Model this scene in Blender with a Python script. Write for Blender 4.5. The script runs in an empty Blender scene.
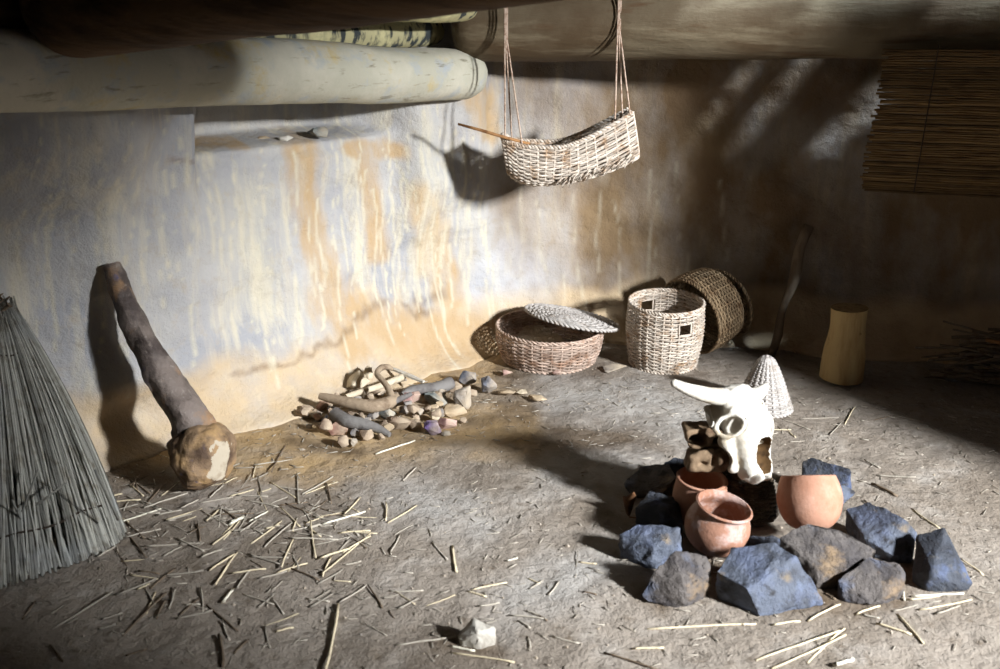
import bpy, bmesh, math, random
import numpy as np
from mathutils import Vector, Matrix, noise as MN

random.seed(7)
PI = math.pi
scene = bpy.context.scene
COL = scene.collection

# ------------------------------------------------------------------ camera model
PITCH = math.radians(18.0)
CP, SP = math.cos(PITCH), math.sin(PITCH)
CAM = Vector((0, 0, 1.6))
FPX = 1000.0

def ray(px, py):
    dx = (px - 500) / FPX
    dy = (334.5 - py) / FPX
    return Vector((dx, CP + dy * SP, -SP + dy * CP))

def atz(px, py, z=0.0):
    d = ray(px, py)
    return CAM + d * ((z - CAM.z) / d.z)

def aty(px, py, y):
    d = ray(px, py)
    return CAM + d * (y / d.y)

def project(p):
    x = p[0]; y = p[1]; z = p[2] - 1.6
    dep = y * CP - z * SP
    up = y * SP + z * CP
    if dep < 0.05:
        return (-9999, -9999)
    return (500 + FPX * x / dep, 334.5 - FPX * up / dep)

def sm(a, b, x):
    t = min(1, max(0, (x - a) / (b - a)))
    return t * t * (3 - 2 * t)

def fbm(x, y, z, oct=4):
    return MN.fractal(Vector((x, y, z)), 1.0, 2.0, oct)

# ------------------------------------------------------------------ object helpers
def link(o, parent=None):
    COL.objects.link(o)
    if parent is not None:
        o.parent = parent
    return o

def tag(o, label=None, cat=None, group=None, kind=None):
    if label: o['label'] = label
    if cat: o['category'] = cat
    if group: o['group'] = group
    if kind: o['kind'] = kind
    return o

def thing(name, label, cat, loc, group=None):
    o = bpy.data.objects.new(name, None)
    o.empty_display_size = 0.05
    o.location = loc
    link(o)
    return tag(o, label, cat, group)

class MB:
    """collects geometry for ONE mesh object (world coordinates)"""
    def __init__(self):
        self.v = []; self.f = []; self.t = []
    def add(self, vs, fs, tint=0.5):
        n = len(self.v)
        self.v.extend([tuple(p) for p in vs])
        self.f.extend([tuple(i + n for i in f) for f in fs])
        self.t.extend([tint] * len(vs))
    def tube(self, pts, rad, sides=6, tint=0.5, cap=True, closed=False, jit=None):
        pts = [Vector(p) for p in pts]
        n = len(pts)
        if n < 2: return
        if not hasattr(rad, '__len__'): rad = [rad] * n
        vs = []; fs = []
        nrm = None
        for i, p in enumerate(pts):
            if closed:
                tg = pts[(i + 1) % n] - pts[i - 1]
            else:
                tg = pts[min(i + 1, n - 1)] - pts[max(i - 1, 0)]
            if tg.length < 1e-9: tg = Vector((0, 0, 1))
            tg.normalize()
            if nrm is None:
                a = Vector((0, 0, 1)) if abs(tg.z) < 0.9 else Vector((1, 0, 0))
                nrm = (a - tg * a.dot(tg)).normalized()
            else:
                nn = nrm - tg * nrm.dot(tg)
                nrm = nn.normalized() if nn.length > 1e-6 else nrm
            b = tg.cross(nrm)
            for k in range(sides):
                a = 2 * PI * k / sides
                r = rad[i]
                if jit: r *= jit(i, k, p)
                vs.append(p + (nrm * math.cos(a) + b * math.sin(a)) * r)
        rng = n if closed else n - 1
        for i in range(rng):
            for k in range(sides):
                a = i * sides + k; b_ = i * sides + (k + 1) % sides
                j = (i + 1) % n
                fs.append((a, b_, j * sides + (k + 1) % sides, j * sides + k))
        if cap and not closed:
            fs.append(tuple(reversed(range(sides))))
            fs.append(tuple((n - 1) * sides + k for k in range(sides)))
        self.add(vs, fs, tint)
    def build(self, name, mat, parent=None, origin=None, smooth=True, sharp=None):
        if origin is None:
            origin = parent.location if parent is not None else Vector((0, 0, 0))
        base = Vector(origin)
        me = bpy.data.meshes.new(name)
        me.from_pydata([(p[0] - base.x, p[1] - base.y, p[2] - base.z) for p in self.v], [], self.f)
        at = me.attributes.new('tint', 'FLOAT', 'POINT')
        at.data.foreach_set('value', self.t)
        me.polygons.foreach_set('use_smooth', [smooth] * len(me.polygons))
        me.update()
        if sharp: me.set_sharp_from_angle(angle=math.radians(sharp))
        if mat: me.materials.append(mat)
        o = bpy.data.objects.new(name, me)
        if parent is None: o.location = base
        return link(o, parent)

# ------------------------------------------------------------------ materials
def srgb(r, g, b):
    f = lambda c: (c / 255 / 12.92) if c / 255 <= 0.04045 else ((c / 255 + 0.055) / 1.055) ** 2.4
    return (f(r), f(g), f(b), 1.0)

def mat(name, base, rough=0.9, layers=(), attrs=(), tint=None, bump=(), spec=0.2):
    m = bpy.data.materials.new(name)
    m.use_nodes = True
    nt = m.node_tree
    N = nt.nodes; L = nt.links
    N.clear()
    out = N.new('ShaderNodeOutputMaterial')
    bs = N.new('ShaderNodeBsdfPrincipled')
    L.new(bs.outputs[0], out.inputs[0])
    bs.inputs['Roughness'].default_value = rough
    bs.inputs['Specular IOR Level'].default_value = spec
    tc = N.new('ShaderNodeTexCoord')
    def noise_fac(scale, lo, hi, stretch=(1, 1, 1), detail=5, off=0.0):
        mp = N.new('ShaderNodeMapping')
        mp.inputs['Scale'].default_value = stretch
        mp.inputs['Location'].default_value = (off, off * 1.7, off * 0.6)
        L.new(tc.outputs['Object'], mp.inputs[0])
        nz = N.new('ShaderNodeTexNoise')
        nz.inputs['Scale'].default_value = scale
        nz.inputs['Detail'].default_value = detail
        nz.inputs['Roughness'].default_value = 0.6
        L.new(mp.outputs[0], nz.inputs['Vector'])
        mr = N.new('ShaderNodeMapRange')
        mr.inputs['From Min'].default_value = lo
        mr.inputs['From Max'].default_value = hi
        L.new(nz.outputs['Fac'], mr.inputs['Value'])
        return mr.outputs[0]
    rgb = N.new('ShaderNodeRGB'); rgb.outputs[0].default_value = base
    cur = rgb.outputs[0]
    def mix(fac, c, blend='MIX'):
        nonlocal cur
        mx = N.new('ShaderNodeMix'); mx.data_type = 'RGBA'; mx.blend_type = blend
        L.new(fac, mx.inputs[0])
        L.new(cur, mx.inputs[6])
        mx.inputs[7].default_value = c
        cur = mx.outputs[2]
    for i, la in enumerate(layers):
        scale, c, lo, hi = la[:4]
        st = la[4] if len(la) > 4 else (1, 1, 1)
        mix(noise_fac(scale, lo, hi, st, off=i * 3.3 + 0.7), c)
    for i, (an, c, nscale, amt, st) in enumerate(attrs):
        a = N.new('ShaderNodeAttribute'); a.attribute_name = an
        nf = noise_fac(nscale, 0.3, 0.6, st, off=i * 5.1 + 2.2)
        mm = N.new('ShaderNodeMath'); mm.operation = 'MULTIPLY_ADD'   # nf*0.6+0.4
        L.new(nf, mm.inputs[0]); mm.inputs[1].default_value = 0.55; mm.inputs[2].default_value = 0.45
        m2 = N.new('ShaderNodeMath'); m2.operation = 'MULTIPLY'; m2.use_clamp = True
        L.new(a.outputs['Fac'], m2.inputs[0]); L.new(mm.outputs[0], m2.inputs[1])
        m3 = N.new('ShaderNodeMath'); m3.operation = 'MULTIPLY'; m3.use_clamp = True
        L.new(m2.outputs[0], m3.inputs[0]); m3.inputs[1].default_value = amt
        mix(m3.outputs[0], c)
    if tint:
        a = N.new('ShaderNodeAttribute'); a.attribute_name = 'tint'
        mr = N.new('ShaderNodeMapRange')
        mr.inputs['To Min'].default_value = tint[0]; mr.inputs['To Max'].default_value = tint[1]
        L.new(a.outputs['Fac'], mr.inputs['Value'])
        hs = N.new('ShaderNodeHueSaturation')
        L.new(mr.outputs[0], hs.inputs['Value']); L.new(cur, hs.inputs['Color'])
        cur = hs.outputs[0]
    L.new(cur, bs.inputs['Base Color'])
    prev = None
    for i, b in enumerate(bump):
        scale, dist = b[:2]
        st = b[2] if len(b) > 2 else (1, 1, 1)
        nf = noise_fac(scale, 0.0, 1.0, st, 6, off=i * 7.7 + 1.1)
        bp = N.new('ShaderNodeBump'); bp.inputs['Distance'].default_value = dist; bp.inputs['Strength'].default_value = 1.0
        L.new(nf, bp.inputs['Height'])
        if prev: L.new(prev, bp.inputs['Normal'])
        prev = bp.outputs[0]
    if prev: L.new(prev, bs.inputs['Normal'])
    return m

OCHRE = srgb(174, 148, 112); CREAM = srgb(194, 186, 164); WHITE = srgb(192, 194, 202)
M_WALL = mat('plaster', srgb(172, 169, 165), 0.95,
    layers=[(2.2, srgb(152, 152, 154), 0.42, 0.62), (3.2, srgb(190, 182, 164), 0.5, 0.68, (4, 4, 0.5)), (7, srgb(172, 166, 158), 0.54, 0.7, (3, 3, 0.4)), (14, srgb(164, 156, 144), 0.54, 0.75)],
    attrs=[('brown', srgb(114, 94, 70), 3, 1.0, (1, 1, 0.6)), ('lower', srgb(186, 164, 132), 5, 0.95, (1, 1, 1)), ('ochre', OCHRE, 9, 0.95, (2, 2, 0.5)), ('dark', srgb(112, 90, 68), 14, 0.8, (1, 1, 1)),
           ('white', WHITE, 10, 0.9, (1, 1, 1)), ('cream', CREAM, 18, 0.8, (2, 2, 0.4))],
    bump=[(9, 0.014), (45, 0.006), (160, 0.003)])
M_WALLR = M_WALL
M_FLOOR = mat('earth_floor', srgb(148, 138, 126), 0.95,
    layers=[(1.6, srgb(128, 117, 104), 0.42, 0.62), (5, srgb(164, 156, 146), 0.52, 0.72), (22, srgb(112, 100, 86), 0.56, 0.74), (70, srgb(164, 156, 144), 0.6, 0.75)],
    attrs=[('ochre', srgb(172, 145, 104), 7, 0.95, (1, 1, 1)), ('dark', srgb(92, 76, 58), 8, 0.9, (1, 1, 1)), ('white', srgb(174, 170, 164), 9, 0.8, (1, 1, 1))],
    bump=[(8, 0.014), (32, 0.009), (120, 0.004)])
M_CEIL = mat('roof_earth', srgb(84, 66, 46), 0.95, layers=[(6, srgb(50, 38, 26), 0.4, 0.65, (1, 5, 1))], bump=[(12, 0.02)])
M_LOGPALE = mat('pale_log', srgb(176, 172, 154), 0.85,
    layers=[(3, srgb(196, 190, 172), 0.45, 0.65), (5, srgb(160, 166, 170), 0.54, 0.72, (2, 2, 2)), (9, srgb(116, 108, 88), 0.6, 0.75, (1, 1, 5)), (6, srgb(186, 166, 116), 0.58, 0.72)],
    bump=[(10, 0.008), (60, 0.003)])
M_LOGSTAIN = mat('stained_log', srgb(178, 170, 130), 0.85,
    layers=[(10, srgb(62, 66, 66), 0.48, 0.58, (2.5, 2.5, 0.7)), (5, srgb(206, 198, 150), 0.55, 0.7)], bump=[(14, 0.008)])
M_LOGBROWN = mat('brown_log', srgb(102, 90, 70), 0.75,
    layers=[(2.0, srgb(82, 66, 46), 0.42, 0.6), (4, srgb(122, 110, 88), 0.52, 0.7, (0.5, 3, 3)), (7, srgb(84, 62, 40), 0.58, 0.72, (0.4, 4, 4))],
    bump=[(8, 0.008, (0.4, 3, 3)), (50, 0.002)], spec=0.3)
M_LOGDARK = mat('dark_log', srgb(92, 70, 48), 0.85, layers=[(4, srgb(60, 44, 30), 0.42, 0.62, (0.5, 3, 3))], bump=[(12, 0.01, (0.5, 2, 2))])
M_WICK = mat('pale_wicker', srgb(186, 173, 158), 0.75, layers=[(18, srgb(150, 120, 90), 0.5, 0.68), (60, srgb(206, 196, 182), 0.55, 0.7)], tint=(0.62, 1.2), bump=[(160, 0.001)])
M_WICKRED = mat('reddish_wicker', srgb(178, 156, 140), 0.75, layers=[(18, srgb(138, 106, 84), 0.5, 0.68)], tint=(0.6, 1.2), bump=[(160, 0.001)])
M_WICKDK = mat('brown_wicker', srgb(132, 112, 86), 0.8, layers=[(18, srgb(92, 70, 48), 0.48, 0.68)], tint=(0.55, 1.2), bump=[(160, 0.001)])
M_WICKBLK = mat('charred_wicker', srgb(70, 60, 48), 0.8, layers=[(18, srgb(34, 28, 22), 0.48, 0.62)], tint=(0.5, 1.4), bump=[(160, 0.001)])
M_WICKWHT = mat('whitened_wicker', srgb(168, 162, 156), 0.9, layers=[(18, srgb(150, 140, 130), 0.5, 0.68)], tint=(0.75, 1.15), bump=[(120, 0.001)])
M_REED = mat('grey_reed', srgb(172, 170, 160), 0.8, layers=[(9, srgb(134, 128, 114), 0.5, 0.68, (4, 4, 0.3)), (4, srgb(156, 158, 156), 0.52, 0.7)], tint=(0.25, 1.15))
M_REEDBR = mat('brown_reed', srgb(118, 94, 62), 0.8, layers=[(9, srgb(92, 70, 44), 0.48, 0.66, (0.5, 4, 4))], tint=(0.45, 1.25))
M_STRAW = mat('dry_straw', srgb(204, 190, 160), 0.8, layers=[(30, srgb(166, 150, 120), 0.5, 0.7)], tint=(0.75, 1.2))
M_STRAWG = mat('grey_straw', srgb(172, 164, 150), 0.8, layers=[(30, srgb(134, 124, 108), 0.5, 0.7)], tint=(0.6, 1.15))
M_STRAWB = mat('brown_twig', srgb(112, 98, 82), 0.8, layers=[(30, srgb(84, 64, 46), 0.5, 0.7)])
M_STRAWW = mat('white_straw', srgb(226, 220, 200), 0.8)
M_ROPE = mat('bast_rope', srgb(186, 164, 146), 0.9, layers=[(60, srgb(140, 112, 92), 0.45, 0.65)], bump=[(250, 0.001)])
M_CORD = mat('dark_cord', srgb(54, 46, 38), 0.9, bump=[(250, 0.001)])
M_STICK = mat('peeled_stick', srgb(150, 110, 70), 0.7, layers=[(20, srgb(112, 76, 46), 0.45, 0.65)])
M_STAFF = mat('weathered_staff', srgb(120, 104, 86), 0.8, layers=[(5, srgb(86, 70, 54), 0.45, 0.65, (3, 3, 0.6))], bump=[(30, 0.003)])
M_STUMP = mat('debarked_stump', srgb(186, 160, 112), 0.75, layers=[(5, srgb(158, 126, 80), 0.45, 0.65, (3, 3, 0.5)), (18, srgb(120, 92, 58), 0.64, 0.74)], bump=[(20, 0.004, (3, 3, 0.5))])
M_STUMPTOP = mat('sawn_wood', srgb(160, 136, 98), 0.85, layers=[(30, srgb(120, 98, 66), 0.45, 0.65)], bump=[(60, 0.002)])
M_MALLET = mat('aged_wood', srgb(124, 112, 104), 0.6,
    layers=[(7, srgb(74, 64, 60), 0.45, 0.62, (1, 1, 1)), (9, srgb(150, 118, 86), 0.54, 0.68), (14, srgb(84, 82, 110), 0.6, 0.72), (40, srgb(150, 140, 130), 0.6, 0.75)],
    bump=[(12, 0.012), (50, 0.005)], spec=0.35)
M_MHEAD = mat('gnarled_wood', srgb(136, 112, 86), 0.75,
    layers=[(10, srgb(84, 66, 52), 0.46, 0.62), (9, srgb(170, 138, 96), 0.54, 0.68), (12, srgb(70, 72, 104), 0.6, 0.7)],
    bump=[(16, 0.014), (60, 0.005)], spec=0.3)
M_MCUT = mat('pale_cut_wood', srgb(178, 166, 146), 0.85, layers=[(20, srgb(140, 124, 102), 0.5, 0.7)], bump=[(40, 0.003)])
M_SLATE = mat('blue_slate', srgb(84, 90, 102), 0.68,
    layers=[(7, srgb(56, 58, 64), 0.45, 0.6), (8, srgb(90, 98, 118), 0.50, 0.64), (10, srgb(112, 100, 84), 0.60, 0.70), (5, srgb(110, 122, 148), 0.54, 0.66), (22, srgb(40, 40, 44), 0.56, 0.68)],
    bump=[(14, 0.014), (45, 0.008), (140, 0.003)], spec=0.4)
M_SLATEBR = mat('brown_slate', srgb(94, 88, 84), 0.75,
    layers=[(8, srgb(66, 62, 62), 0.45, 0.6), (9, srgb(128, 108, 84), 0.54, 0.66), (7, srgb(90, 96, 112), 0.55, 0.68), (34, srgb(52, 48, 46), 0.58, 0.7)],
    bump=[(14, 0.014), (45, 0.008), (140, 0.003)], spec=0.3)
M_SLATEDK = mat('dark_slate', srgb(62, 66, 74), 0.72,
    layers=[(8, srgb(44, 46, 52), 0.45, 0.62), (10, srgb(76, 86, 110), 0.54, 0.66), (34, srgb(88, 86, 84), 0.6, 0.72)], bump=[(16, 0.012), (50, 0.007), (140, 0.003)], spec=0.35)
M_CHALK = mat('pale_stone', srgb(190, 184, 172), 0.9, layers=[(16, srgb(150, 142, 130), 0.5, 0.65)], bump=[(30, 0.006)])
def stone_mat(name, c1, c2):
    return mat(name, c1, 0.85, layers=[(26, c2, 0.45, 0.65), (9, srgb(184, 168, 144), 0.40, 0.75)], bump=[(40, 0.005)])
MS = {
    'red': stone_mat('reddish_stone', srgb(150, 112, 98), srgb(118, 84, 72)),
    'brown': stone_mat('brown_stone', srgb(136, 116, 98), srgb(104, 86, 72)),
    'tan': stone_mat('tan_stone', srgb(176, 154, 124), srgb(146, 126, 100)),
    'pale': stone_mat('cream_stone', srgb(202, 190, 166), srgb(170, 154, 128)),
    'blue': stone_mat('blue_stone', srgb(104, 120, 156), srgb(76, 84, 104)),
    'slate': stone_mat('grey_blue_stone', srgb(104, 106, 114), srgb(76, 76, 84)),
    'green': stone_mat('grey_green_stone', srgb(122, 130, 128), srgb(88, 94, 96)),
    'purple': stone_mat('purple_stone', srgb(110, 90, 138), srgb(70, 58, 84)),
    'pink': stone_mat('pink_stone', srgb(178, 140, 136), srgb(146, 104, 104)),
    'grey': stone_mat('grey_stone', srgb(150, 142, 132), srgb(118, 108, 98)),
}
M_HORN = mat('grey_horn', srgb(118, 114, 110), 0.7, layers=[(14, srgb(88, 82, 80), 0.45, 0.65)], bump=[(60, 0.004)], spec=0.3)
M_ANTLER = mat('antler', srgb(152, 134, 112), 0.75, layers=[(14, srgb(110, 92, 74), 0.5, 0.68)], bump=[(60, 0.005)])
M_BONE = mat('bleached_bone', srgb(196, 190, 178), 0.75, layers=[(12, srgb(180, 166, 142), 0.52, 0.70)], bump=[(40, 0.004)], spec=0.3)
M_BONEBR = mat('stained_bone', srgb(122, 102, 80), 0.8, layers=[(16, srgb(74, 56, 40), 0.48, 0.64)], bump=[(40, 0.004)])
M_NASAL = mat('nasal_brown', srgb(84, 62, 36), 0.9, layers=[(40, srgb(56, 40, 22), 0.45, 0.65)])
M_CLAY = mat('terracotta', srgb(168, 126, 104), 0.8, layers=[(7, srgb(150, 98, 72), 0.45, 0.65), (14, srgb(180, 140, 120), 0.54, 0.7)], bump=[(30, 0.002), (120, 0.001)])
M_CLAYW = mat('worn_terracotta', srgb(152, 112, 92), 0.85, layers=[(7, srgb(130, 90, 70), 0.45, 0.65), (16, srgb(180, 154, 144), 0.49, 0.62)], bump=[(30, 0.003), (120, 0.001)])
M_LEAF = mat('withered_leaf', srgb(96, 66, 42), 0.8, layers=[(30, srgb(60, 40, 28), 0.45, 0.65)])

# ------------------------------------------------------------------ room shell
PLAN = [(-2.95, 0.5), (-2.85, 1.7), (-2.40, 2.70), (-1.95, 3.11), (-1.53, 3.50), (-0.8, 4.18), (-0.32, 4.62), (0.06, 4.885),
        (0.52, 5.01), (1.0, 4.98), (1.6, 4.84), (2.2, 4.65), (2.8, 4.35), (3.14, 3.6), (3.14, 2.7), (3.01, 1.70)]
CORNER_I = 7
ROOF_Z = 2.45

def catmull(pts, n):
    P = [Vector((p[0], p[1], 0)) for p in pts]
    P = [2 * P[0] - P[1]] + P + [2 * P[-1] - P[-2]]
    out = []
    for i in range(1, len(P) - 2):
        for k in range(n):
            t = k / n
            a, b, c, d = P[i - 1], P[i], P[i + 1], P[i + 2]
            out.append(0.5 * ((2 * b) + (c - a) * t + (2 * a - 5 * b + 4 * c - d) * t * t + (3 * b - a - 3 * c + d) * t ** 3))
    out.append(P[-2])
    return out

RAW = catmull(PLAN, 60)
CORNER_S = None
def resample(raw, step_of):
    """walk along the plan line with a step that depends on the place"""
    out = [raw[0]]; acc = 0.0
    for a, b in zip(raw[:-1], raw[1:]):
        seg = (b - a).length
        acc += seg
        if acc >= step_of(b):
            out.append(b); acc = 0
    if (out[-1] - raw[-1]).length > 1e-6: out.append(raw[-1])
    return out

def capd(px, py, pts):
    """distance in pixels of (px,py) to a poly-line and parameter along it"""
    best = 1e9; bt = 0
    n = len(pts) - 1
    for i in range(n):
        ax, ay = pts[i]; bx, by = pts[i + 1]
        dx, dy = bx - ax, by - ay
        L2 = dx * dx + dy * dy + 1e-9
        t = min(1, max(0, ((px - ax) * dx + (py - ay) * dy) / L2))
        d = math.hypot(px - ax - t * dx, py - ay - t * dy)
        if d < best: best = d; bt = (i + t) / n
    return best, bt

L_OCHRE = [([(303, 150), (306, 200), (322, 255), (338, 310), (345, 345)], 15), ([(368, 148), (372, 200), (380, 255)], 9), ([(352, 150), (395, 150)], 10),
           ([(415, 200), (432, 240), (445, 290)], 16), ([(465, 92), (482, 100), (490, 130)], 14), ([(440, 88), (470, 90)], 8), ([(330, 300), (400, 330), (470, 335)], 22),
           ([(250, 145), (190, 145)], 5)]
L_DARK = [([(416, 302), (424, 298), (438, 294)], 3.5), ([(225, 370), (262, 362), (300, 352), (330, 340), (350, 326)], 2.4), ([(352, 318), (366, 310), (385, 300)], 3), ([(160, 156), (182, 158)], 3), ([(405, 305), (412, 318), (424, 308)], 2)]
random.seed(11)
L_DRIP = []
for x0, y0, L in [(197, 150, 110), (205, 160, 60), (214, 150, 120), (165, 115, 70), (155, 105, 50), (60, 140, 110), (70, 150, 90), (15, 90, 190), (28, 110, 160), (147, 215, 90), (92, 190, 160),
                  (235, 160, 200), (264, 150, 40), (290, 190, 150), (322, 200, 90), (355, 160, 70), (362, 155, 110), (385, 150, 120), (395, 160, 70), (405, 120, 190), (416, 110, 190), (428, 100, 150),
                  (436, 120, 160), (446, 130, 190), (455, 150, 150), (463, 200, 120), (474, 190, 160), (482, 220, 120), (40, 200, 150), (110, 160, 80), (180, 300, 60), (250, 320, 60)]:
    pts = [(x0, y0)]
    for k in range(5):
        pts.append((pts[-1][0] + random.uniform(-4, 6), pts[-1][1] + L / 5))
    L_DRIP.append((pts, random.uniform(0.6, 1.5)))
L_CREAM = [([(58, 145), (62, 200)], 9), ([(420, 130), (425, 260)], 14), ([(250, 200), (260, 300)], 20)]
R_WHITE = [([(500, 285), (515, 280), (535, 275)], 20), ([(470, 290), (500, 250)], 12)]
R_OCHRE = [([(560, 230), (600, 220), (640, 200)], 26), ([(690, 190), (700, 150), (720, 140)], 22), ([(640, 240), (660, 280)], 18), ([(530, 210), (545, 250)], 9)]
R_DARK = [([(690, 100), (760, 90), (850, 90)], 22), ([(705, 170), (720, 230)], 14), ([(790, 200), (860, 260)], 20)]
R_DRIP = []
for x0, y0, L in [(505, 190, 100), (520, 130, 110), (545, 120, 60), (535, 200, 90), (575, 190, 120), (598, 190, 80), (615, 200, 90), (650, 170, 110), (655, 190, 90), (676, 160, 120), (690, 210, 80), (720, 180, 80), (560, 270, 40)]:
    pts = [(x0, y0)]
    for k in range(5):
        pts.append((pts[-1][0] + random.uniform(-3, 4), pts[-1][1] + L / 5))
    R_DRIP.append((pts, random.uniform(0.6, 1.5)))

for k in range(46):
    x0, y0 = random.uniform(5, 480), random.uniform(110, 260)
    pts = [(x0, y0)]; L = random.uniform(30, 150)
    for q in range(6): pts.append((pts[-1][0] + random.uniform(-3, 4), pts[-1][1] + L / 6))
    L_DRIP.append((pts, random.uniform(0.5, 1.2)))

def paint(px, py, lst, wob, soft=0.5):
    v = 0
    for pts, w in lst:
        xs = [p[0] for p in pts]; ys = [p[1] for p in pts]
        m = w * 2 + 8
        if px < min(xs) - m or px > max(xs) + m or py < min(ys) - m or py > max(ys) + m: continue
        d, t = capd(px, py, pts)
        ww = w * (1 + 0.5 * wob)
        v = max(v, 1 - sm(ww * (1 - soft), ww * (1 + soft), d))
    return v

def wall_disp(p0, z, px, py, side):
    """how far the wall face stands back (+) from the plan line"""
    d = 0.05 * fbm(p0.x * 1.3, p0.y * 1.3, z * 1.6 + 4, 3) + 0.014 * fbm(p0.x * 6, p0.y * 6, z * 6, 3)
    d -= 0.16 * math.exp(-max(z, 0) / 0.075) * (1 + 0.5 * fbm(p0.x * 3, p0.y * 3, 1.3, 2))
    d -= 0.05 * sm(0.42, 0.12, z)
    if side == 'L':
        d -= 0.09 * sm(40, 110, px) * sm(250, 170, px) * sm(0.10, 0.30, z) * sm(1.0, 0.75, z)
        # front bay left of the shelf
        d -= 0.07 * sm(200, 180, px) * sm(0.75, 1.0, z) + 0.17 * sm(165, 95, px) * sm(0.85, 1.2, z) * sm(1.46, 1.35, z)
        # pilaster right of the shelf
        d -= 0.085 * sm(392, 418, px) * sm(496, 470, px) * sm(0.45, 0.9, z) * sm(1.36, 1.27, z)
        # shelf niche
        nx = sm(184, 191, px) * (1 - sm(345, 408, px) ** 0.8)
        nz = sm(1.065, 1.125, z) if z < 1.2 else 1.0
        d += 0.22 * nx * nz
        d += 0.02 * sm(1.0, 1.05, z) * nx
    return d

def make_wall(name, line, zs, side, m, out_sign=1, before=None, after=None):
    n = len(line)
    vs = []; at = {k: [] for k in ('ochre', 'dark', 'white', 'cream', 'lower', 'brown')}
    for i, p in enumerate(line):
        tg = ((line[i + 1] if i < n - 1 else (after or line[i])) - (line[i - 1] if i else (before or line[i]))).normalized()
        nr = Vector((-tg.y, tg.x, 0)) * out_sign       # outward
        for z in zs:
            q = Vector((p.x, p.y, z))
            px, py = project(q)
            d = wall_disp(p, z, px, py, side)
            vs.append(q + nr * d)
            wob = fbm(p.x * 14, p.y * 14, z * 5, 3)
            if side == 'L' and -60 < px < 560:
                at['ochre'].append(paint(px, py, L_OCHRE, wob)); at['dark'].append(0.75 * paint(px + 5 * wob, py + 5 * wob, L_DARK, wob * 1.6, 0.95))
                at['white'].append(0.35 * paint(px, py, R_WHITE, wob, 0.9)); at['cream'].append(max(paint(px + 2 * wob, py, L_DRIP, wob), 0.55 * paint(px, py, L_CREAM, wob, 0.9)))
            elif side == 'R':
                at['ochre'].append(0.25 * paint(px, py, R_OCHRE, wob, 0.9)); at['dark'].append(0.7 * paint(px, py, R_DARK, wob, 0.9))
                at['white'].append(0.35 * paint(px, py, R_WHITE, wob, 0.9)); at['cream'].append(0.5 * paint(px + 2 * wob, py, R_DRIP, wob, 0.9))
            else:
                for k in ('ochre', 'dark', 'white', 'cream'): at[k].append(0)
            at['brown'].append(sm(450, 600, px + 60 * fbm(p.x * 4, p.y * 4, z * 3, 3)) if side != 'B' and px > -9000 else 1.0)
            at['lower'].append(sm(0.30, 0.20, z + 0.06 * fbm(p.x * 3, p.y * 3, z * 3 + 7, 3)))
    nz_ = len(zs)
    fs = []
    for i in range(n - 1):
        for k in range(nz_ - 1):
            a = i * nz_ + k
            fs.append((a, a + nz_, a + nz_ + 1, a + 1) if out_sign > 0 else (a, a + 1, a + nz_ + 1, a + nz_))
    me = bpy.data.meshes.new(name)
    me.from_pydata([tuple(v) for v in vs], [], fs)
    for k, a in at.items():
        x = me.attributes.new(k, 'FLOAT', 'POINT'); x.data.foreach_set('value', a)
    me.polygons.foreach_set('use_smooth', [True] * len(fs))
    me.materials.append(m); me.update()
    o = bpy.data.objects.new(name, me)
    link(o); o['kind'] = 'structure'
    return o

iC = CORNER_I * 60
left_line = resample(RAW[:iC + 1], lambda p: 0.009 if p.x > -2.05 else 0.05)
right_line = resample(RAW[iC:], lambda p: 0.014 if p.x < 2.5 else 0.05)
ZS = [-0.06 + 0.009 * k for k in range(176)] + [1.53 + 0.05 * k for k in range(21)]
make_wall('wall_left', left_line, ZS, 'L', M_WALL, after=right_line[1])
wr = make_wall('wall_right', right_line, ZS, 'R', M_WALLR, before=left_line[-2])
back_line = resample(catmull([(2.90, 0.22), (2.72, -0.4), (2.1, -1.05), (0, -1.5), (-2.2, -0.8), (-2.95, 0.5)], 40), lambda p: 0.06)
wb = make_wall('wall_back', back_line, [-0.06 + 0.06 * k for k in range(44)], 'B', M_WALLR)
for w in (wr, wb):
    sd = w.modifiers.new('thick', 'SOLIDIFY'); sd.thickness = 0.18; sd.offset = -1
    es = w.modifiers.new('edges', 'EDGE_SPLIT'); es.split_angle = math.radians(60)
# head of the doorway
mb = MB()
mb.tube([(3.2, 2.1, 2.55), (3.05, 1.0, 2.56), (2.9, -0.3, 2.55)], 0.10, 12)
o = mb.build('trim_1', M_LOGDARK); o['kind'] = 'structure'
# unseen slanting log at the doorway, added to shade the upper left wall
mb = MB()
mb.tube([(2.98, -0.35, 1.98), (3.0, 0.25, 2.34), (3.02, 1.0, 2.78)], 0.16, 14)
o = mb.build('shade_log', M_LOGDARK); o['kind'] = 'structure'

# floor
F_OCHRE = [([(250, 430), (300, 440), (360, 445), (440, 425), (520, 425)], 26), ([(300, 400), (480, 360)], 26), ([(240, 460), (330, 465)], 18), ([(130, 455), (230, 440)], 14)]
F_DARK = [([(560, 430), (600, 440), (640, 450)], 22), ([(500, 405), (560, 408), (600, 415)], 8), ([(470, 420), (530, 415)], 6), ([(120, 460), (170, 480)], 12), ([(290, 440), (360, 452)], 5), ([(690, 560), (780, 600), (900, 600)], 10),  # first stroke: the skull's cast shadow, painted into the floor colour
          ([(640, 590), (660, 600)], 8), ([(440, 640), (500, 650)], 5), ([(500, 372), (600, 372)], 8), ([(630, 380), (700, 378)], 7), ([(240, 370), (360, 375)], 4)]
F_WHITE = [([(560, 395), (640, 400), (720, 430)], 24), ([(560, 480), (640, 470)], 20), ([(520, 600), (600, 560)], 26), ([(400, 500), (480, 520)], 24)]
def axis(lo, hi, d0, d1, step, big):
    out = []; x = lo
    while x < hi:
        out.append(x); x += step if d0 <= x < d1 else big
    out.append(hi); return out
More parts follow.
